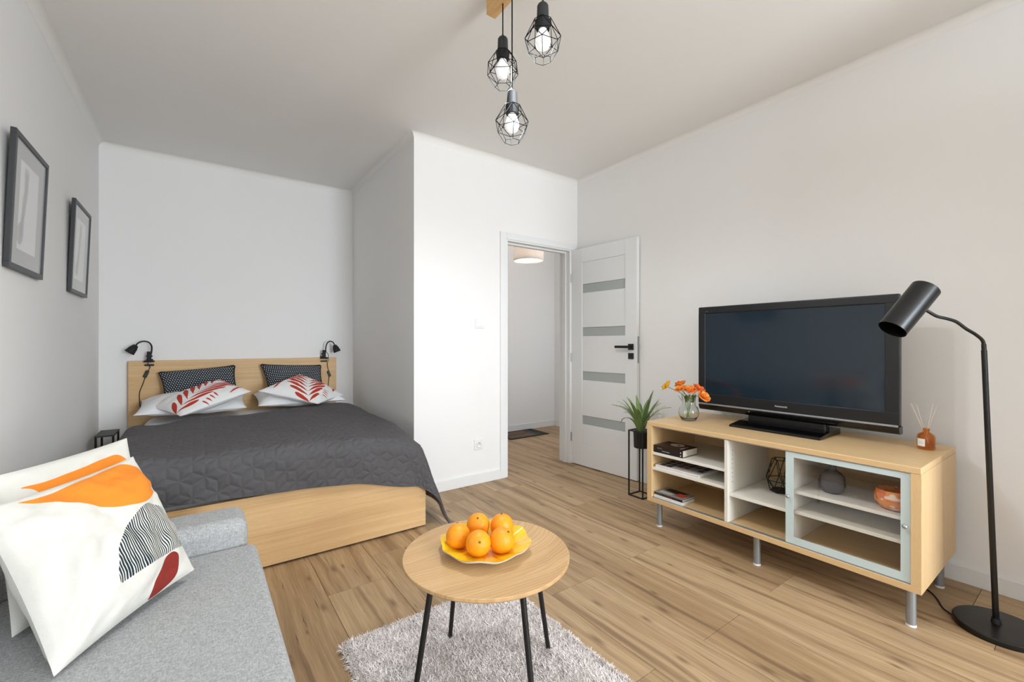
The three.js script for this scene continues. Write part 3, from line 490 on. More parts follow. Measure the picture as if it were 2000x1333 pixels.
{
  // fluted flower-shaped dish
  const Y0 = 0.4505, g = thing('fruit_dish', 'yellow flower-shaped ceramic dish holding oranges', 'dish', [TC.x + 0.0, Y0, TC.z - 0.008]);
  const dishMap = canvasTex(1024, 1024, (c, w) => {
    const r = rng(21), h = w / 2; c.fillStyle = '#ffd21f'; c.fillRect(0, 0, w, w); 
    for (let i = 0; i < 900; i++) { const a = r() * 6.283, k = r(), r0 = h * (0.1 + 0.3 * k), r1 = r0 + h * (0.12 + 0.42 * r()), deep = 1 - r0 / (h * 0.45); c.strokeStyle = deep > r() * 0.9 ? `rgba(236,96,20,${0.25 + 0.35 * r()})` : `rgba(255,${150 + 60 * r()},20,${0.2 + 0.3 * r()})`; c.lineWidth = 2 + 5 * r(); c.beginPath(); c.moveTo(h + Math.cos(a) * r0, h + Math.sin(a) * r0); c.lineTo(h + Math.cos(a + 0.02) * r1, h + Math.sin(a + 0.02) * r1); c.stroke(); }
    for (let i = 0; i < 300; i++) { const a = r() * 6.283, r0 = h * (0.55 + 0.3 * r()); c.strokeStyle = `rgba(255,240,150,${0.3 * r()})`; c.lineWidth = 2 + 3 * r(); c.beginPath(); c.moveTo(h + Math.cos(a) * r0, h + Math.sin(a) * r0); c.lineTo(h + Math.cos(a) * (r0 + 70), h + Math.sin(a) * (r0 + 70)); c.stroke(); }
    c.fillStyle = '#6b3b12'; for (let i = 0; i < 160; i++) { const a = r() * 6.283, q = h * 0.13 * Math.sqrt(r()); c.fillRect(h + Math.cos(a) * q, h + Math.sin(a) * q, 5, 5); }
  });
  const NA = 160, surf = (side) => {
    const pos = [], uv = [], idx = [], prof = side > 0 ? [[0, 0.009], [0.04, 0.009], [0.07, 0.011], [0.095, 0.016], [0.12, 0.023], [0.14, 0.030], [0.150, 0.034]] : [[0.150, 0.034], [0.148, 0.029], [0.135, 0.021], [0.115, 0.012], [0.09, 0.005], [0.075, 0.0], [0.07, 0.0], [0.067, 0.003], [0, 0.003]];
    for (const [R, y] of prof) for (let i = 0; i <= NA; i++) { const a = i / NA * 6.28319, k = smooth(0.06, 0.15, R), R2 = R * (1 + k * 0.028 * Math.cos(a * 8) + k * 0.012 * Math.sin(a * 3 + 1)), y2 = y + k * 0.005 * Math.cos(a * 8 + 0.6) + (side > 0 ? k * 0.0011 * Math.cos(a * 64) : 0); pos.push(Math.cos(a) * R2, y2, Math.sin(a) * R2); uv.push(0.5 + Math.cos(a) * R / 0.31, 0.5 + Math.sin(a) * R / 0.31); }
    for (let j = 0; j < prof.length - 1; j++) for (let i = 0; i < NA; i++) { const q = j * (NA + 1) + i; idx.push(q, q + NA + 1, q + 1, q + 1, q + NA + 1, q + NA + 2); }
    const geo = new THREE.BufferGeometry(); geo.setAttribute('position', new THREE.Float32BufferAttribute(pos, 3)); geo.setAttribute('uv', new THREE.Float32BufferAttribute(uv, 2)); geo.setIndex(idx.reverse()); geo.computeVertexNormals(); return geo;
  };
  mesh('glazed_top', surf(1), phys({ map: dishMap, roughness: 0.28, clearcoat: 0.5, clearcoatRoughness: 0.15 }), g, 'yellow and orange glazed top'); mesh('underside', surf(-1), std({ color: 0xf0ece4, roughness: 0.35 }), g, 'white underside');
  // oranges
  const peel = dataTex(256, 128, (u, v) => { const k = (fbm(u * 14, v * 8) - 0.5) * 16; return [254 + k * 0.2, 160 + k, 24]; }), peelBump = dataTex(512, 256, (u, v) => { const k = 150 + (noise(u * 150, v * 80) - 0.5) * 190; return [k, k, k]; }, false);
  const om = phys({ map: peel, bumpMap: peelBump, bumpScale: 0.0004, roughness: 0.42 }), og = new THREE.SphereGeometry(0.0405, 40, 28), stem = merge([lathe([[0, 0.0398], [0.003, 0.0408], [0.0035, 0.042], [0.0, 0.0415]], 10)]);
  { const p = og.attributes.position; for (let i = 0; i < p.count; i++) { const y = p.getY(i) / 0.0405, d = 1 - 0.03 * Math.exp(-(1 - Math.abs(y)) * 60); p.setXYZ(i, p.getX(i), p.getY(i) * d, p.getZ(i)); } og.computeVertexNormals(); }
  const list = [['orange at the back left of the fruit pile', 0.806, -1.325, 0.0, 0.6], ['leftmost orange in the fruit dish', 0.706, -1.288, -0.5, -0.2], ['front orange of the pile, left of the dark dish centre', 0.733, -1.203, 0.9, 0.4], ['orange at the back right with its stem end showing', 0.872, -1.272, 0.15, -0.2], ['front right orange beside the dark dish centre', 0.806, -1.176, 1.0, -0.5]];
  for (const [label, x, z, rx, rz] of list) { const o = thing('orange', label, 'orange', [x, 0.4995, z], 'oranges in the dish'); o.rotation.set(rx, x * 9, rz); mesh('peel', og, om, o); mesh('stem_end', stem, std({ color: 0x4c5a22, roughness: 0.8 }), o); }
}

// ---------------------------------------------------------------- television cabinet
const CX = 2.28, CB = 2.89, CZ0 = -1.722, CZ1 = -0.446, CY0 = 0.162, CY1 = 0.657;
{
  const o = [(CX + CB) / 2, 0, (CZ0 + CZ1) / 2], c = thing('tv_cabinet', 'low birch media cabinet on six metal legs with open shelves and sliding glass door', 'cabinet', o);
  const S = (x0, x1, y0, y1, z0, z1, grain = 'z', r = 0.0015) => slab(x0 - o[0], x1 - o[0], y0, y1, z0 - o[2], z1 - o[2], r, grain);
  // top with rounded near-left corner edge
  mesh('top', S(CX, CB, CY1 - 0.027, CY1, CZ0, CZ1, 'z', 0.004), M.birch, c);
  mesh('bottom', S(CX, CB, CY0, CY0 + 0.027, CZ0, CZ1, 'z', 0.002), M.birch, c);
  mesh('side_panel', S(CX, CB, CY0 + 0.027, CY1 - 0.027, CZ0, CZ0 + 0.034, 'y'), M.birch, c); mesh('side_panel', S(CX, CB, CY0 + 0.027, CY1 - 0.027, CZ1 - 0.033, CZ1, 'y'), M.birch, c);
  mesh('back_panel', S(CB - 0.14, CB - 0.132, CY0 + 0.027, CY1 - 0.027, CZ0 + 0.034, CZ1 - 0.033, 'z', 0), M.birch, c);
  mesh('divider', S(CX + 0.004, CB - 0.14, CY0 + 0.027, CY1 - 0.027, -1.231, -1.212), M.shelfWhite, c); mesh('divider', S(CX + 0.03, CB - 0.14, CY0 + 0.027, CY1 - 0.027, -0.925, -0.906), M.shelfWhite, c);
  for (const [z0, z1, y, x] of [[CZ0 + 0.034, -1.231, 0.47, CX + 0.008], [CZ0 + 0.034, -1.231, 0.376, CX + 0.008], [-1.212, -0.925, 0.344, CX + 0.02], [-0.906, CZ1 - 0.033, 0.442, CX + 0.03], [-0.906, CZ1 - 0.033, 0.346, CX + 0.03]]) mesh('shelf', S(x, CB - 0.14, y - 0.016, y, z0 + 0.0005, z1 - 0.0005), M.shelfWhite, c);
  mesh('peg_holes', merge([0, 1, 2, 3, 4, 5, 6, 7].map((k) => new THREE.CylinderGeometry(0.0025, 0.0025, 0.001, 8).rotateX(Math.PI / 2).translate(CX + 0.05 - o[0], 0.40 + k * 0.024, -1.2118 - o[2]))), M.charcoal, c);
  mesh('door_track', merge([S(CX + 0.003, CX + 0.022, CY0 + 0.027, CY0 + 0.030, CZ0 + 0.034, CZ1 - 0.033, 'z', 0), S(CX + 0.003, CX + 0.022, CY1 - 0.030, CY1 - 0.027, CZ0 + 0.034, CZ1 - 0.033, 'z', 0)]), M.alu, c);
  // sliding door: one sheet of glass with frosted border
  const dz0 = -0.932, dz1 = -0.478, dy0 = CY0 + 0.031, dy1 = CY1 - 0.031, dx = CX + 0.006, bw = 0.034;
  const d = mesh('sliding_door', merge([S(dx, dx + 0.005, dy0, dy0 + bw, dz0, dz1, 'z', 0), S(dx, dx + 0.005, dy1 - bw * 0.7, dy1, dz0, dz1, 'z', 0), S(dx, dx + 0.005, dy0 + bw, dy1 - bw * 0.7, dz0, dz0 + bw, 'z', 0), S(dx, dx + 0.005, dy0 + bw, dy1 - bw * 0.7, dz1 - bw * 0.95, dz1, 'z', 0)]), phys({ color: 0xd3e2e1, roughness: 0.35, transmission: 0.1, thickness: 0 }), c, 'pale aqua frosted glass door border');
  mesh('glass_pane', S(dx + 0.001, dx + 0.004, dy0 + bw, dy1 - bw * 0.7, dz0 + bw, dz1 - bw * 0.95, 'z', 0), M.glass, d);
  for (const z of [-0.919, -0.495]) mesh('knob', new THREE.SphereGeometry(0.009, 20, 14).scale(0.8, 1, 1).translate(dx - 0.013 - o[0], 0.416, z - o[2]), M.steel, d, 'round steel knob');
  for (const z of [CZ0 + 0.045, (CZ0 + CZ1) / 2 - 0.007, CZ1 - 0.045]) for (const x of [CX + 0.065, CB - 0.065]) { const l = mesh('leg', at(new THREE.CylinderGeometry(0.0165, 0.0165, CY0 - 0.006, 24), x - o[0], CY0 / 2 + 0.003, z - o[2]), M.alu, c); mesh('foot', at(new THREE.CylinderGeometry(0.0175, 0.0175, 0.008, 24), x - o[0], 0.004, z - o[2]), M.whitePlastic, l); }
}
// books on the shelves
function book(label, [x0, x1, y0, y1, z0, z1], coverTex, spineTex, coverCol, turn = 0) {   // spine towards the room
  const cx = (x0 + x1) / 2, cz = (z0 + z1) / 2, b = thing('book', label, 'book', [cx, y0, cz], 'books in the cabinet'); b.rotation.y = turn;
  const h = y1 - y0, t = 0.0022, X = (x1 - x0) / 2, Z = (z1 - z0) / 2, cm = std({ color: coverCol, roughness: 0.45 });
  mesh('pages', slab(-X + 0.004, X - 0.003, t, h - t, -Z + 0.003, Z - 0.003, 0), std({ color: 0xe6e0d0, roughness: 0.9 }), b, 'cream page block');
  mesh('cover', merge([slab(-X, X, 0, t, -Z, Z, 0.0008), slab(-X, X, h - t, h, -Z, Z, 0.0008), slab(-X, -X + 0.003, 0, h, -Z, Z, 0.0012)]), cm, b);
  const f = new THREE.PlaneGeometry(2 * Z - 0.001, 2 * X - 0.001); f.rotateX(-Math.PI / 2); f.rotateY(-Math.PI / 2); f.translate(0, h + 0.0004, 0); mesh('cover_print', f, std({ map: coverTex, roughness: 0.4 }), b);
  const s = new THREE.PlaneGeometry(2 * Z - 0.001, h - 0.001); s.rotateY(-Math.PI / 2); s.translate(-X - 0.0005, h / 2, 0); mesh('spine_print', s, std({ map: spineTex, roughness: 0.45 }), b);
}
{
  const T = canvasTex, spine = (bg, fn) => T(512, 96, (c, w, h) => { c.fillStyle = bg; c.fillRect(0, 0, w, h); fn(c, w, h); });
  const txt = (c, s, x, y, font, col) => { c.fillStyle = col; c.font = font; c.textBaseline = 'middle'; c.fillText(s, x, y); };
  const marks = (c, x, y, n, h, col) => { const r = rng(n * 7 + h); c.fillStyle = col; for (let i = 0; i < n; i++) { const w = h * (0.45 + 0.3 * r()); c.fillRect(x, y - h / 2 + h * 0.25 * r(), w * 0.35, h * (0.6 + 0.4 * r())); c.fillRect(x, y - h * 0.1 + h * 0.3 * (r() - 0.5), w, h * 0.2); x += w + h * 0.2; } };   // lettering too small to read
  book('thick dark brown paperback with pale oval on the cover, on the top shelf', [2.295, 2.45, 0.4710, 0.5135, -1.682, -1.484], T(384, 300, (c, w, h) => { const r = rng(4); c.fillStyle = '#2c1a14'; c.fillRect(0, 0, w, h); for (let i = 0; i < 700; i++) { c.fillStyle = `rgba(${140 + 80 * r()},${95 + 50 * r()},${70 + 40 * r()},${0.25 + 0.3 * r()})`; c.fillRect(r() * w * 0.8, h * (0.45 + 0.5 * r()), 5, 4); } c.fillStyle = '#d9d2cf'; c.beginPath(); c.ellipse(w * 0.48, h * 0.32, w * 0.22, h * 0.24, 0, 0, 7); c.fill(); c.fillStyle = '#5b4640'; c.beginPath(); c.ellipse(w * 0.54, h * 0.34, w * 0.05, h * 0.09, 0, 0, 7); c.fill(); c.fillStyle = '#cfc4b8'; c.fillRect(w * 0.82, h * 0.3, 14, h * 0.55); }), spine('#1d1210', (c, w, h) => { marks(c, 60, 34, 6, 20, '#b99a86'); marks(c, 150, 66, 10, 18, '#d8cfc8'); c.fillStyle = '#f0eeea'; for (const y of [18, 60]) { c.beginPath(); c.moveTo(478, y); c.lineTo(466, y + 22); c.lineTo(490, y + 22); c.fill(); } }), 0x241612);
  book('flat white picture book with red spine lettering, on the middle shelf', [2.296, 2.508, 0.3765, 0.3945, -1.671, -1.382], T(384, 280, (c, w, h) => { const r = rng(6); c.fillStyle = '#c9c7c4'; c.fillRect(0, 0, w, h); for (let i = 0; i < 20; i++) { const k = r(); c.fillStyle = k < 0.5 ? '#2a2a2c' : k < 0.75 ? '#8d8a88' : '#7d3236'; c.fillRect(20 + (i % 6) * 58, 16 + Math.floor(i / 6) * 64, 50, 54); } }), spine('#f3efec', (c) => { txt(c, 'FASHION IN PHOTOGRAPHS UNIVERSAL', 16, 50, 'bold 25px sans-serif', '#a8423f'); c.fillStyle = '#2c2c30'; c.beginPath(); c.arc(494, 40, 8, 0, 7); c.fill(); }), 0xefece8);
  book('white paperback under the black and red one, on the cabinet bottom', [2.298, 2.428, 0.190, 0.2078, -1.684, -1.488], T(64, 64, (c) => { c.fillStyle = '#eeeae4'; c.fillRect(0, 0, 64, 64); }), spine('#eeebe6', (c) => marks(c, 60, 50, 16, 20, '#b7b0a8')), 0xeeeae4);
  book('black and red paperback on top of the white one, on the cabinet bottom', [2.300, 2.428, 0.2085, 0.222, -1.681, -1.490], T(384, 260, (c, w, h) => { c.fillStyle = '#8c8b89'; c.fillRect(0, 0, w, h); c.fillStyle = '#1e1e20'; c.beginPath(); c.moveTo(60, 0); c.lineTo(330, 0); c.lineTo(230, 130); c.lineTo(40, 110); c.fill(); c.fillStyle = '#c8452c'; c.fillRect(226, 70, 120, 120); c.fillStyle = '#e07a5c'; c.fillRect(250, 96, 70, 20); c.fillStyle = '#c5c4c2'; c.fillRect(30, 150, 170, 60); }), spine('#19191b', (c) => { marks(c, 30, 48, 6, 26, '#b9b4ae'); marks(c, 180, 48, 4, 50, '#c23a26'); marks(c, 330, 50, 6, 24, '#9d3325'); }), 0x1b1b1d);
}
// wire lantern, dark vase, glass bowl inside the cabinet
function wireCage(parent, rings, r, mat, name = 'wire') {
  // rings: [radius, y, phase]; edges join neighbouring rings in zigzag
  const n = 6, P = rings.map(([R, y, ph]) => Array.from({ length: n }, (_, k) => V(Math.cos((k + ph) / n * 6.28319) * R, y, Math.sin((k + ph) / n * 6.28319) * R))), gs = [];
  for (let i = 0; i < P.length; i++) for (let k = 0; k < n; k++) gs.push(bar(P[i][k], P[i][(k + 1) % n], r, 6));
  for (let i = 0; i < P.length - 1; i++) for (let k = 0; k < n; k++) { gs.push(bar(P[i][k], P[i + 1][k], r, 6)); if (rings[i][2] !== rings[i + 1][2]) gs.push(bar(P[i][(k + (rings[i + 1][2] > rings[i][2] ? 1 : n - 1)) % n], P[i + 1][k], r, 6)); }
  return mesh(name, merge(gs), mat, parent);
}
{
  const l = thing('wire_lantern', 'black geometric wire candle holder in the middle cabinet compartment', 'candle holder', [2.545, 0.3445, -1.06]);
  wireCage(l, [[0.050, 0.003, 0], [0.075, 0.065, 0.5], [0.042, 0.175, 0]], 0.0022, M.black, 'wire_cage');
  mesh('candle_plate', at(new THREE.CylinderGeometry(0.044, 0.044, 0.008, 32), 0, 0.008, 0), M.black, l);
  const v = mesh('bud_vase', lathe([[0, 0], [0.03, 0], [0.042, 0.012], [0.050, 0.04], [0.048, 0.07], [0.036, 0.092], [0.018, 0.104], [0.014, 0.115], [0.016, 0.145], [0.024, 0.165], [0.021, 0.165], [0.013, 0.145], [0.011, 0.115], [0, 0.10]]), std({ map: fabricTex(3, [86, 84, 86], 0.14, 0.3, 128), roughness: 0.85 })); v.position.set(2.42, 0.4425, -0.785); tag(v, 'dark grey stoneware bud vase behind the glass door', 'vase');
  const bt = dataTex(256, 256, (u, x) => { const k = fbm(u * 9, x * 9), w = noise(u * 22 + 9, x * 22); const c = mix3([236, 150, 72], [222, 112, 62], smooth(0.35, 0.65, k)); return mix3(c, [240, 214, 190], smooth(0.62, 0.8, w)); });
  const b = mesh('mosaic_bowl', lathe([[0, 0.001], [0.03, 0.0], [0.05, 0.008], [0.066, 0.03], [0.068, 0.055], [0.060, 0.083], [0.056, 0.082], [0.063, 0.055], [0.061, 0.032], [0.046, 0.012], [0, 0.006]]), std({ map: bt, roughness: 0.25 })); b.position.set(2.39, 0.4425, -0.553); tag(b, 'orange marbled glass bowl behind the glass door', 'bowl');
}
// ---------------------------------------------------------------- television
{
  const x = 2.66, z0 = -1.607, z1 = -0.597, y0 = 0.712, y1 = 1.376, o = [2.72, CY1, (z0 + z1) / 2], t = thing('television', 'large black flat television standing on the media cabinet', 'television', o);
  const S = (a, b, c, d, e, f, r = 0.002) => slab(a - o[0], b - o[0], c - o[1], d - o[1], e - o[2], f - o[2], r), gloss = std({ color: 0x17181a, roughness: 0.32 }), back = std({ color: 0x0e0e0f, roughness: 0.6 });
  const sy0 = 0.816, sy1 = 1.332, sz0 = -1.560, sz1 = -0.652;
  mesh('bezel', merge([S(x, x + 0.03, sy1, y1, z0, z1, 0.006), S(x, x + 0.03, 0.756, sy0, z0, z1, 0.003), S(x, x + 0.03, sy0 - 0.004, sy1 + 0.004, z0, sz0, 0.004), S(x, x + 0.03, sy0 - 0.004, sy1 + 0.004, sz1, z1, 0.004)]), gloss, t, 'black bezel');
  mesh('screen', S(x + 0.005, x + 0.012, sy0 - 0.003, sy1 + 0.003, sz0 - 0.003, sz1 + 0.003, 0), phys({ color: 0x1a2833, roughness: 0.09, ior: 1.5 }), t, 'dark blue-grey glossy screen');
  mesh('silver_line', S(x - 0.002, x + 0.004, 0.747, 0.757, z0 + 0.005, z1 - 0.005, 0.002), M.alu, t, 'thin silver strip');
  const lip = new THREE.Shape(); lip.moveTo(0, 0.748 - o[1]); lip.lineTo(0.06, 0.748 - o[1]); lip.lineTo(0.06, y0 - o[1]); lip.lineTo(0.022, y0 - o[1]); lip.quadraticCurveTo(0.004, y0 + 0.003 - o[1], 0, 0.748 - o[1]);
  const lg = new THREE.ExtrudeGeometry(lip, { depth: z1 - z0 - 0.004, bevelEnabled: false }); lg.translate(x - o[0], 0, z0 + 0.002 - o[2]); mesh('lower_lip', lg, std({ color: 0x0c0c0d, roughness: 0.2 }), t);
  mesh('rear_housing', merge([S(x + 0.028, x + 0.06, y0 + 0.006, y1 - 0.004, z0 + 0.004, z1 - 0.004, 0.012), S(x + 0.055, x + 0.105, y0 + 0.06, y1 - 0.08, z0 + 0.1, z1 - 0.1, 0.02)]), back, t);
  mesh('neck', S(x + 0.02, x + 0.08, CY1 + 0.012, y0 + 0.06, -1.30, -0.90, 0.008), std({ color: 0x09090a, roughness: 0.25 }), t);
  // stand plate with chamfered front
  const sh = new THREE.Shape(); sh.moveTo(-0.142, 0); sh.lineTo(0.13, 0); sh.lineTo(0.13, 0.026); sh.lineTo(-0.02, 0.022); sh.lineTo(-0.136, 0.009); sh.lineTo(-0.142, 0.004);
  const sg = new THREE.ExtrudeGeometry(sh, { depth: 0.455, bevelEnabled: true, bevelSize: 0.002, bevelThickness: 0.002, bevelSegments: 2 }); sg.translate(2.66 - o[0], 0.0022, -1.326 - o[2]); mesh('stand', sg, std({ color: 0x08080a, roughness: 0.12 }), t);
  const word = (s, w, h, font, yy, zz, col) => { const tx = canvasTex(512, 96, (c, W, H) => { c.fillStyle = '#17181a'; c.fillRect(0, 0, W, H); c.fillStyle = col; c.font = font; c.textAlign = 'center'; c.textBaseline = 'middle'; c.fillText(s, W / 2, H / 2, W - 8); }); const p = new THREE.PlaneGeometry(w, h); p.rotateY(-Math.PI / 2); p.translate(x - 0.0008 - o[0], yy - o[1], zz - o[2]); mesh('lettering', p, std({ map: tx, roughness: 0.4 }), t, 'small pale lettering on the bezel'); };
  word('Panasonic', 0.078, 0.0146, 'bold 88px sans-serif', 0.786, -1.108, '#c9cacc'); word('VIERA', 0.028, 0.0053, 'bold 90px sans-serif', 1.345, -1.548, '#9a9b9d');
  mesh('power_button', new THREE.SphereGeometry(0.004, 12, 8).translate(x - o[0] + 0.004, 0.735 - o[1], -1.285 - o[2]), M.steel, t);
}
// ---------------------------------------------------------------- vase with flowers, diffuser
{
  const vx = 2.505, vz = -1.578, v = thing('glass_vase', 'clear glass vase with round belly on the cabinet', 'vase', [vx, CY1 + 0.0005, vz]);
  mesh('vase_glass', lathe([[0, 0.002], [0.036, 0.0], [0.043, 0.004], [0.058, 0.03], [0.062, 0.055], [0.054, 0.08], [0.04, 0.095], [0.038, 0.12], [0.043, 0.165], [0.041, 0.165], [0.036, 0.12], [0.038, 0.096], [0.052, 0.079], [0.0595, 0.055], [0.0555, 0.031], [0.04, 0.008], [0, 0.007]]), phys({ color: 0xf4f8f6, transmission: 1, roughness: 0.03, thickness: 0.002, ior: 1.45 }), v);
  const r = rng(12);
  const spots = [['yellow flower drooping over the vase rim on the left', -0.05, 0.205, -0.115, 0xf2c21e, 0xe9a91a], ['orange flower behind the yellow one in the vase', 0.0, 0.212, -0.055, 0xf08a22, 0xe87a1c], ['large orange flower at the middle of the vase', -0.045, 0.19, -0.022, 0xf58a1f, 0xf5a93a], ['orange flower right of the middle in the vase', -0.04, 0.186, 0.03, 0xf47a1c, 0xf2931f], ['orange flower at the back right of the vase', 0.0, 0.195, 0.06, 0xf0741c, 0xe86a1a], ['orange flower drooping in front of the television corner', -0.02, 0.155, 0.105, 0xf27b1d, 0xf2a22c]];
  for (const [label, dx, dy, dz, c1, c2] of spots) {
    const f = thing('flower', label, 'flower', [vx, CY1 + 0.012, vz], 'flowers in the vase'), H = V(dx, dy - 0.012, dz), out = V(dx, 0.10, dz).normalize(), gs = [[], []];
    for (let k = 0; k < 16; k++) { const ring = k < 7 ? 0 : k < 12 ? 1 : 2, a = k * 2.4, op = [1.15, 0.75, 0.35][ring], len = [0.05, 0.043, 0.032][ring]; const g = new THREE.SphereGeometry(1, 8, 6).scale(len * 0.42, len * 0.5, 0.0022 + r() * 0.001); g.translate(0, len * 0.45, 0); g.rotateX(op + (r() - 0.5) * 0.2); g.rotateY(a); gs[k % 2].push(g); }
    const q = new THREE.Quaternion().setFromUnitVectors(V(0, 1, 0), out), put = (g) => { g.applyQuaternion(q); g.translate(H.x, H.y, H.z); return g; };
    mesh('petals', put(merge(gs[0])), phys({ color: c1, roughness: 0.7, transmission: 0.2, thickness: 0 }), f); mesh('petals', put(merge(gs[1])), phys({ color: c2, roughness: 0.7, transmission: 0.2, thickness: 0 }), f);
    mesh('stem', tube([V((r() - 0.5) * 0.03, 0.0, (r() - 0.5) * 0.03), V(dx * 0.12, 0.08, dz * 0.12), V(clamp(dx * 0.4, -0.025, 0.025), 0.145, clamp(dz * 0.4, -0.025, 0.025)), H.clone()], 0.0018, 20, 6), std({ color: 0x6b8a3a, roughness: 0.7 }), f);
    for (let k = 0; k < 2; k++) { const g = new THREE.SphereGeometry(1, 8, 6).scale(0.009, 0.026, 0.0012); g.translate(0, 0.022, 0); g.rotateX(0.6 + k * 0.4); g.rotateY(k * 2.6 + dz * 20); g.translate(dx * 0.3, 0.105 + k * 0.012, dz * 0.3); mesh('leaf', g, std({ color: 0x7d9a3c, roughness: 0.7 }), f); }
  }
  const d = thing('reed_diffuser', 'amber glass reed diffuser bottle with white label on the cabinet', 'diffuser', [2.71, CY1 + 0.0005, -0.515]);
  mesh('bottle', lathe([[0, 0], [0.028, 0], [0.0325, 0.005], [0.0325, 0.055], [0.029, 0.068], [0.018, 0.076], [0.0115, 0.079], [0.0115, 0.084], [0.013, 0.085], [0.013, 0.096], [0.010, 0.096], [0.009, 0.08], [0.016, 0.073], [0.026, 0.065], [0.029, 0.054], [0.029, 0.008], [0, 0.006]]), phys({ color: 0xf6d08a, transmission: 0.96, roughness: 0.04, thickness: 0, ior: 1.45 }), d, 'amber glass bottle');
  mesh('fragrance_oil', lathe([[0, 0.007], [0.0285, 0.009], [0.0285, 0.03], [0, 0.03]]), phys({ color: 0xf8d898, transmission: 0.9, roughness: 0.05, thickness: 0.02, ior: 1.4 }), d);
  const lab = new THREE.CylinderGeometry(0.0330, 0.0330, 0.034, 24, 1, true, Math.PI * 1.22, 0.95); lab.translate(0, 0.033, 0);
  mesh('paper_label', lab, std({ map: canvasTex(256, 180, (c, w, h) => { c.fillStyle = '#f1efe9'; c.fillRect(0, 0, w, h); c.strokeStyle = '#8a8a88'; c.lineWidth = 3; for (const [y, a, b] of [[60, 60, 196], [96, 40, 216], [112, 50, 206]]) { c.beginPath(); c.moveTo(a, y); c.lineTo(b, y); c.stroke(); } }), roughness: 0.8, side: THREE.DoubleSide }), d, 'white paper label');
  for (const [dx, dz, h] of [[-0.025, -0.047, 0.205], [0.0, -0.034, 0.20], [-0.01, 0.024, 0.212], [0.015, 0.032, 0.20]]) mesh('reed', bar(V(-dx * 0.25, 0.02, -dz * 0.25), V(dx, h, dz), 0.0016, 6), std({ color: 0xe6dccb, roughness: 0.8 }), d);
}
// ---------------------------------------------------------------- plant on stand
{
  const px = 2.697, pz = -2.09, a = 0.0625, H = 0.492, b = 0.009, g = thing('plant_stand', 'tall black metal plant stand beside the cabinet', 'plant stand', [px, 0, pz]);
  for (const sx of [-1, 1]) for (const sz of [-1, 1]) mesh('leg', slab(sx * a - b / 2, sx * a + b / 2, 0, H, sz * a - b / 2, sz * a + b / 2, 0.001), M.black, g);
  for (const y of [0, H - b]) for (const s of [-1, 1]) { mesh('rail', slab(-a, a, y, y + b, s * a - b / 2, s * a + b / 2, 0.001), M.black, g); mesh('rail', slab(s * a - b / 2, s * a + b / 2, y, y + b, -a, a, 0.001), M.black, g); }
  const pl = thing('potted_plant', 'long-leaved green plant in a black pot on the stand', 'plant', [px, 0.36, pz]), r = rng(41);
  mesh('pot', lathe([[0, 0], [0.050, 0], [0.053, 0.003], [0.0565, 0.112], [0.0575, 0.122], [0.052, 0.122], [0.050, 0.1], [0, 0.1]]), M.blackSatin, pl);
  mesh('soil', at(new THREE.CylinderGeometry(0.0505, 0.0505, 0.006, 32), 0, 0.105, 0), std({ color: 0x2c231b, roughness: 1 }), pl);
  const leafG = (len, w, bend) => { const pos = [], idx = [], uv = [], n = 10; for (let i = 0; i <= n; i++) { const t = i / n, ang = bend * t * t, x = len * (t - 0.1 * bend * t * t) * Math.sin(0.25 + ang), y = len * t * Math.cos(0.2 + ang * 0.8), ww = w * Math.pow(Math.sin(Math.PI * Math.min(1, 0.12 + t * 0.88)), 0.75); for (const s of [-1, 0, 1]) { pos.push(x - Math.abs(s) * -0.003, y + Math.abs(s) * 0.003, s * ww); uv.push(0.5 + s / 2, t); } } for (let i = 0; i < n; i++) for (let k = 0; k < 2; k++) { const q = i * 3 + k; idx.push(q, q + 1, q + 3, q + 1, q + 4, q + 3); } const g2 = new THREE.BufferGeometry(); g2.setAttribute('position', new THREE.Float32BufferAttribute(pos, 3)); g2.setAttribute('uv', new THREE.Float32BufferAttribute(uv, 2)); g2.setIndex(idx); g2.computeVertexNormals(); return g2; };
  const lm = [[122, 148, 82], [94, 120, 72], [150, 168, 110]].map((c, i) => phys({ map: dataTex(32, 64, (u, v) => { const k = 1 + (noise(u * 10 + i, v * 30) - 0.5) * 0.2 + (Math.abs(u - 0.5) < 0.05 ? 0.16 : 0); return [c[0] * k, c[1] * k, c[2] * k]; }), roughness: 0.55, transmission: 0.2, thickness: 0, side: THREE.DoubleSide }));
  const N = 20; for (let k = 0; k < N; k++) { const t = k / N, a2 = k * 2.39996, out = t, m = mesh('leaf', leafG(0.29 - 0.08 * out + r() * 0.06, 0.0145 + r() * 0.005, 0.05 + out * 0.62 + r() * 0.2), lm[Math.floor(r() * 3)], pl); m.position.set(Math.cos(a2) * 0.012, 0.10, -Math.sin(a2) * 0.012); m.rotation.y = a2; }
  { const m = mesh('leaf', leafG(0.20, 0.012, 1.35), lm[0], pl); m.position.set(0, 0.10, -0.02); m.rotation.y = Math.PI / 2; }
}
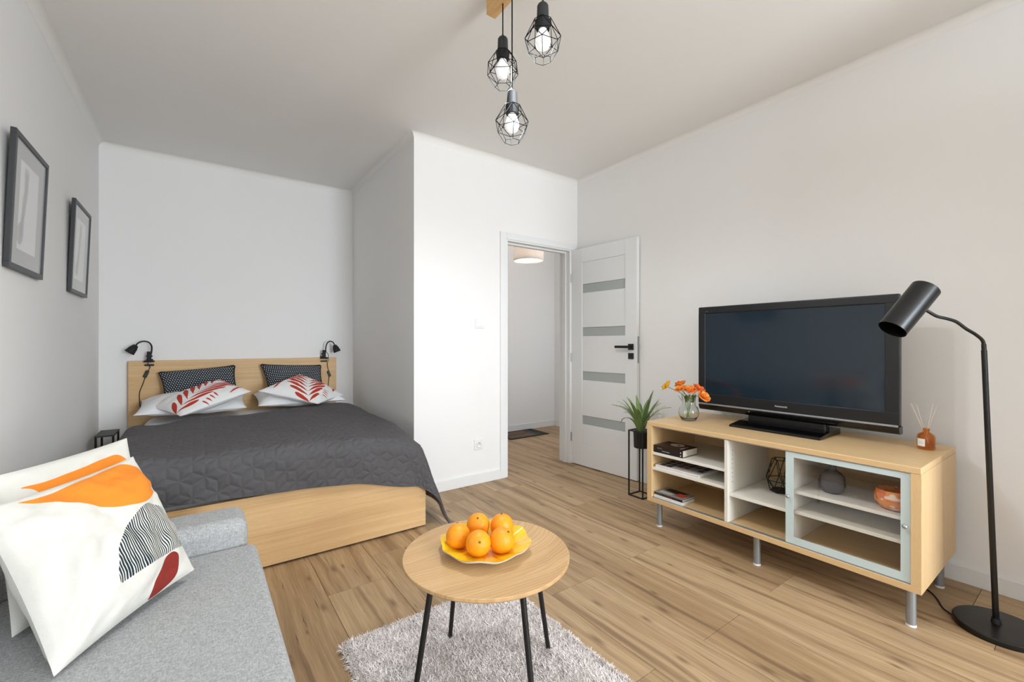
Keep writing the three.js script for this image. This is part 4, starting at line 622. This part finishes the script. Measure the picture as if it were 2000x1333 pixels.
// ---------------------------------------------------------------- floor lamp
{
  const o = [2.585, 0, -0.274], g = thing('floor_lamp', 'black floor lamp with cylinder shade and round base', 'lamp', o), L = (x, y, z) => V(x - o[0], y, z - o[2]);
  mesh('base', lathe([[0, 0], [0.134, 0], [0.136, 0.003], [0.136, 0.020], [0.133, 0.024], [0, 0.025]], 72), M.blackSatin, g);
  mesh('pole', bar(L(2.592, 0.024, -0.286), L(2.552, 1.115, -0.314), 0.0098, 18, 0.0088), M.blackSatin, g);
  mesh('pole_socket', merge([bar(L(2.592, 0.022, -0.286), L(2.5913, 0.045, -0.2865), 0.016, 18, 0.012), bar(L(2.553, 1.10, -0.3135), L(2.551, 1.14, -0.3148), 0.0075, 16)]), M.black, g);
  const hb = V(2.25, 1.198, -0.532), ht = V(2.363, 1.362, -0.450); const ax = ht.clone().sub(hb);
  // shade axis leans towards the room so that the opening shows
  const vd = V(Math.sin(YAW), 0, -Math.cos(YAW)); hb.addScaledVector(vd, -0.006); ht.addScaledVector(vd, 0.0); ax.copy(ht).sub(hb); const len = ax.length(); ax.normalize();
  const sh = lathe([[0, len], [0.0475, len], [0.049, len - 0.0015], [0.049, 0.001], [0.048, 0], [0.0472, 0.001], [0.0472, len - 0.004], [0, len - 0.004]], 64); sh.applyQuaternion(new THREE.Quaternion().setFromUnitVectors(V(0, 1, 0), ax)); sh.translate(hb.x - o[0], hb.y, hb.z - o[2]);
  mesh('shade', sh, M.blackSatin, g);
  mesh('gooseneck', tube([L(2.552, 1.12, -0.314), L(2.548, 1.152, -0.317), L(2.528, 1.176, -0.332), L(2.495, 1.200, -0.355), L(2.463, 1.229, -0.379), L(2.433, 1.241, -0.400), L(2.400, 1.251, -0.424), L(2.368, 1.272, -0.446), L(2.352, 1.283, -0.458)], 0.0062, 60, 10), M.blackSatin, g);
  mesh('power_cord', tube([L(2.560, 0.006, -0.405), L(2.60, 0.004, -0.44), L(2.68, 0.003, -0.475), L(2.74, 0.003, -0.52), L(2.78, 0.003, -0.62)], 0.003, 40, 6), M.black, g);
}
// ---------------------------------------------------------------- pendant light
{
  const bx = 1.077, o = [bx, 2.018, -1.45], g = thing('pendant_light', 'wooden beam pendant with three black wire cage lamps', 'pendant lamp', o), L = (x, y, z) => V(x - o[0], y - o[1], z - o[2]);
  mesh('ceiling_beam', slab(-0.024, 0.024, 2.62 - o[1], CEIL - 0.0005 - o[1], -1.66 - o[2], -0.55 - o[2], 0.002, 'z'), M.beam, g);
  const wire = std({ color: 0x181b1b, roughness: 0.5, metalness: 1 }), sock = std({ color: 0x2c2e2e, roughness: 0.7 });
  for (const [z, top, ph, power] of [[-1.293, 2.455, 0.2, BULB], [-1.564, 2.480, 0.65, BULB], [-1.495, 2.216, 0.0, BULB]]) {
    mesh('cord', bar(L(bx, top - 0.005, z), L(bx, 2.621, z), 0.0027, 8), wire, g);
    const s = lathe([[0, 0], [0.022, 0], [0.0235, 0.004], [0.0225, 0.034], [0.0215, 0.062], [0.018, 0.068], [0.006, 0.072], [0.005, 0.082], [0, 0.082]], 28), p = L(bx, top - 0.078, z); s.translate(p.x, p.y, p.z); mesh('socket', s, sock, g);
    const ring = new THREE.CylinderGeometry(0.030, 0.026, 0.032, 32); ring.translate(p.x, p.y - 0.012, p.z); mesh('lamp_ring', ring, M.blackMatte, g);
    const c = wireCage(g, [[0.034, 0.0, ph], [0.069, -0.062, ph + 0.5], [0.066, -0.098, ph], [0.033, -0.150, ph]], 0.0014, wire, 'wire_cage'); c.position.set(p.x, p.y + 0.006, p.z);
    const bl = lathe([[0, -0.108], [0.012, -0.106], [0.024, -0.096], [0.030, -0.08], [0.0295, -0.066], [0.022, -0.045], [0.015, -0.028], [0.014, -0.014], [0, -0.014]], 28); bl.translate(p.x, p.y, p.z); mesh('bulb', bl, M.bulb, g, 'glowing white bulb');
    const pt = new THREE.SpotLight(new THREE.Color(0.95, 0.985, 1.03), power, 0, 1.52, 0.45); pt.name = 'pendant_bulb_light'; pt.position.set(p.x, p.y - 0.075, p.z); pt.target.position.set(p.x, p.y - 2, p.z); pt.castShadow = true; pt.shadow.radius = 1.5; g.add(pt, pt.target);   // bulb with opaque upper half: shines down and sideways
  }
}
renderer.render(scene, camera);
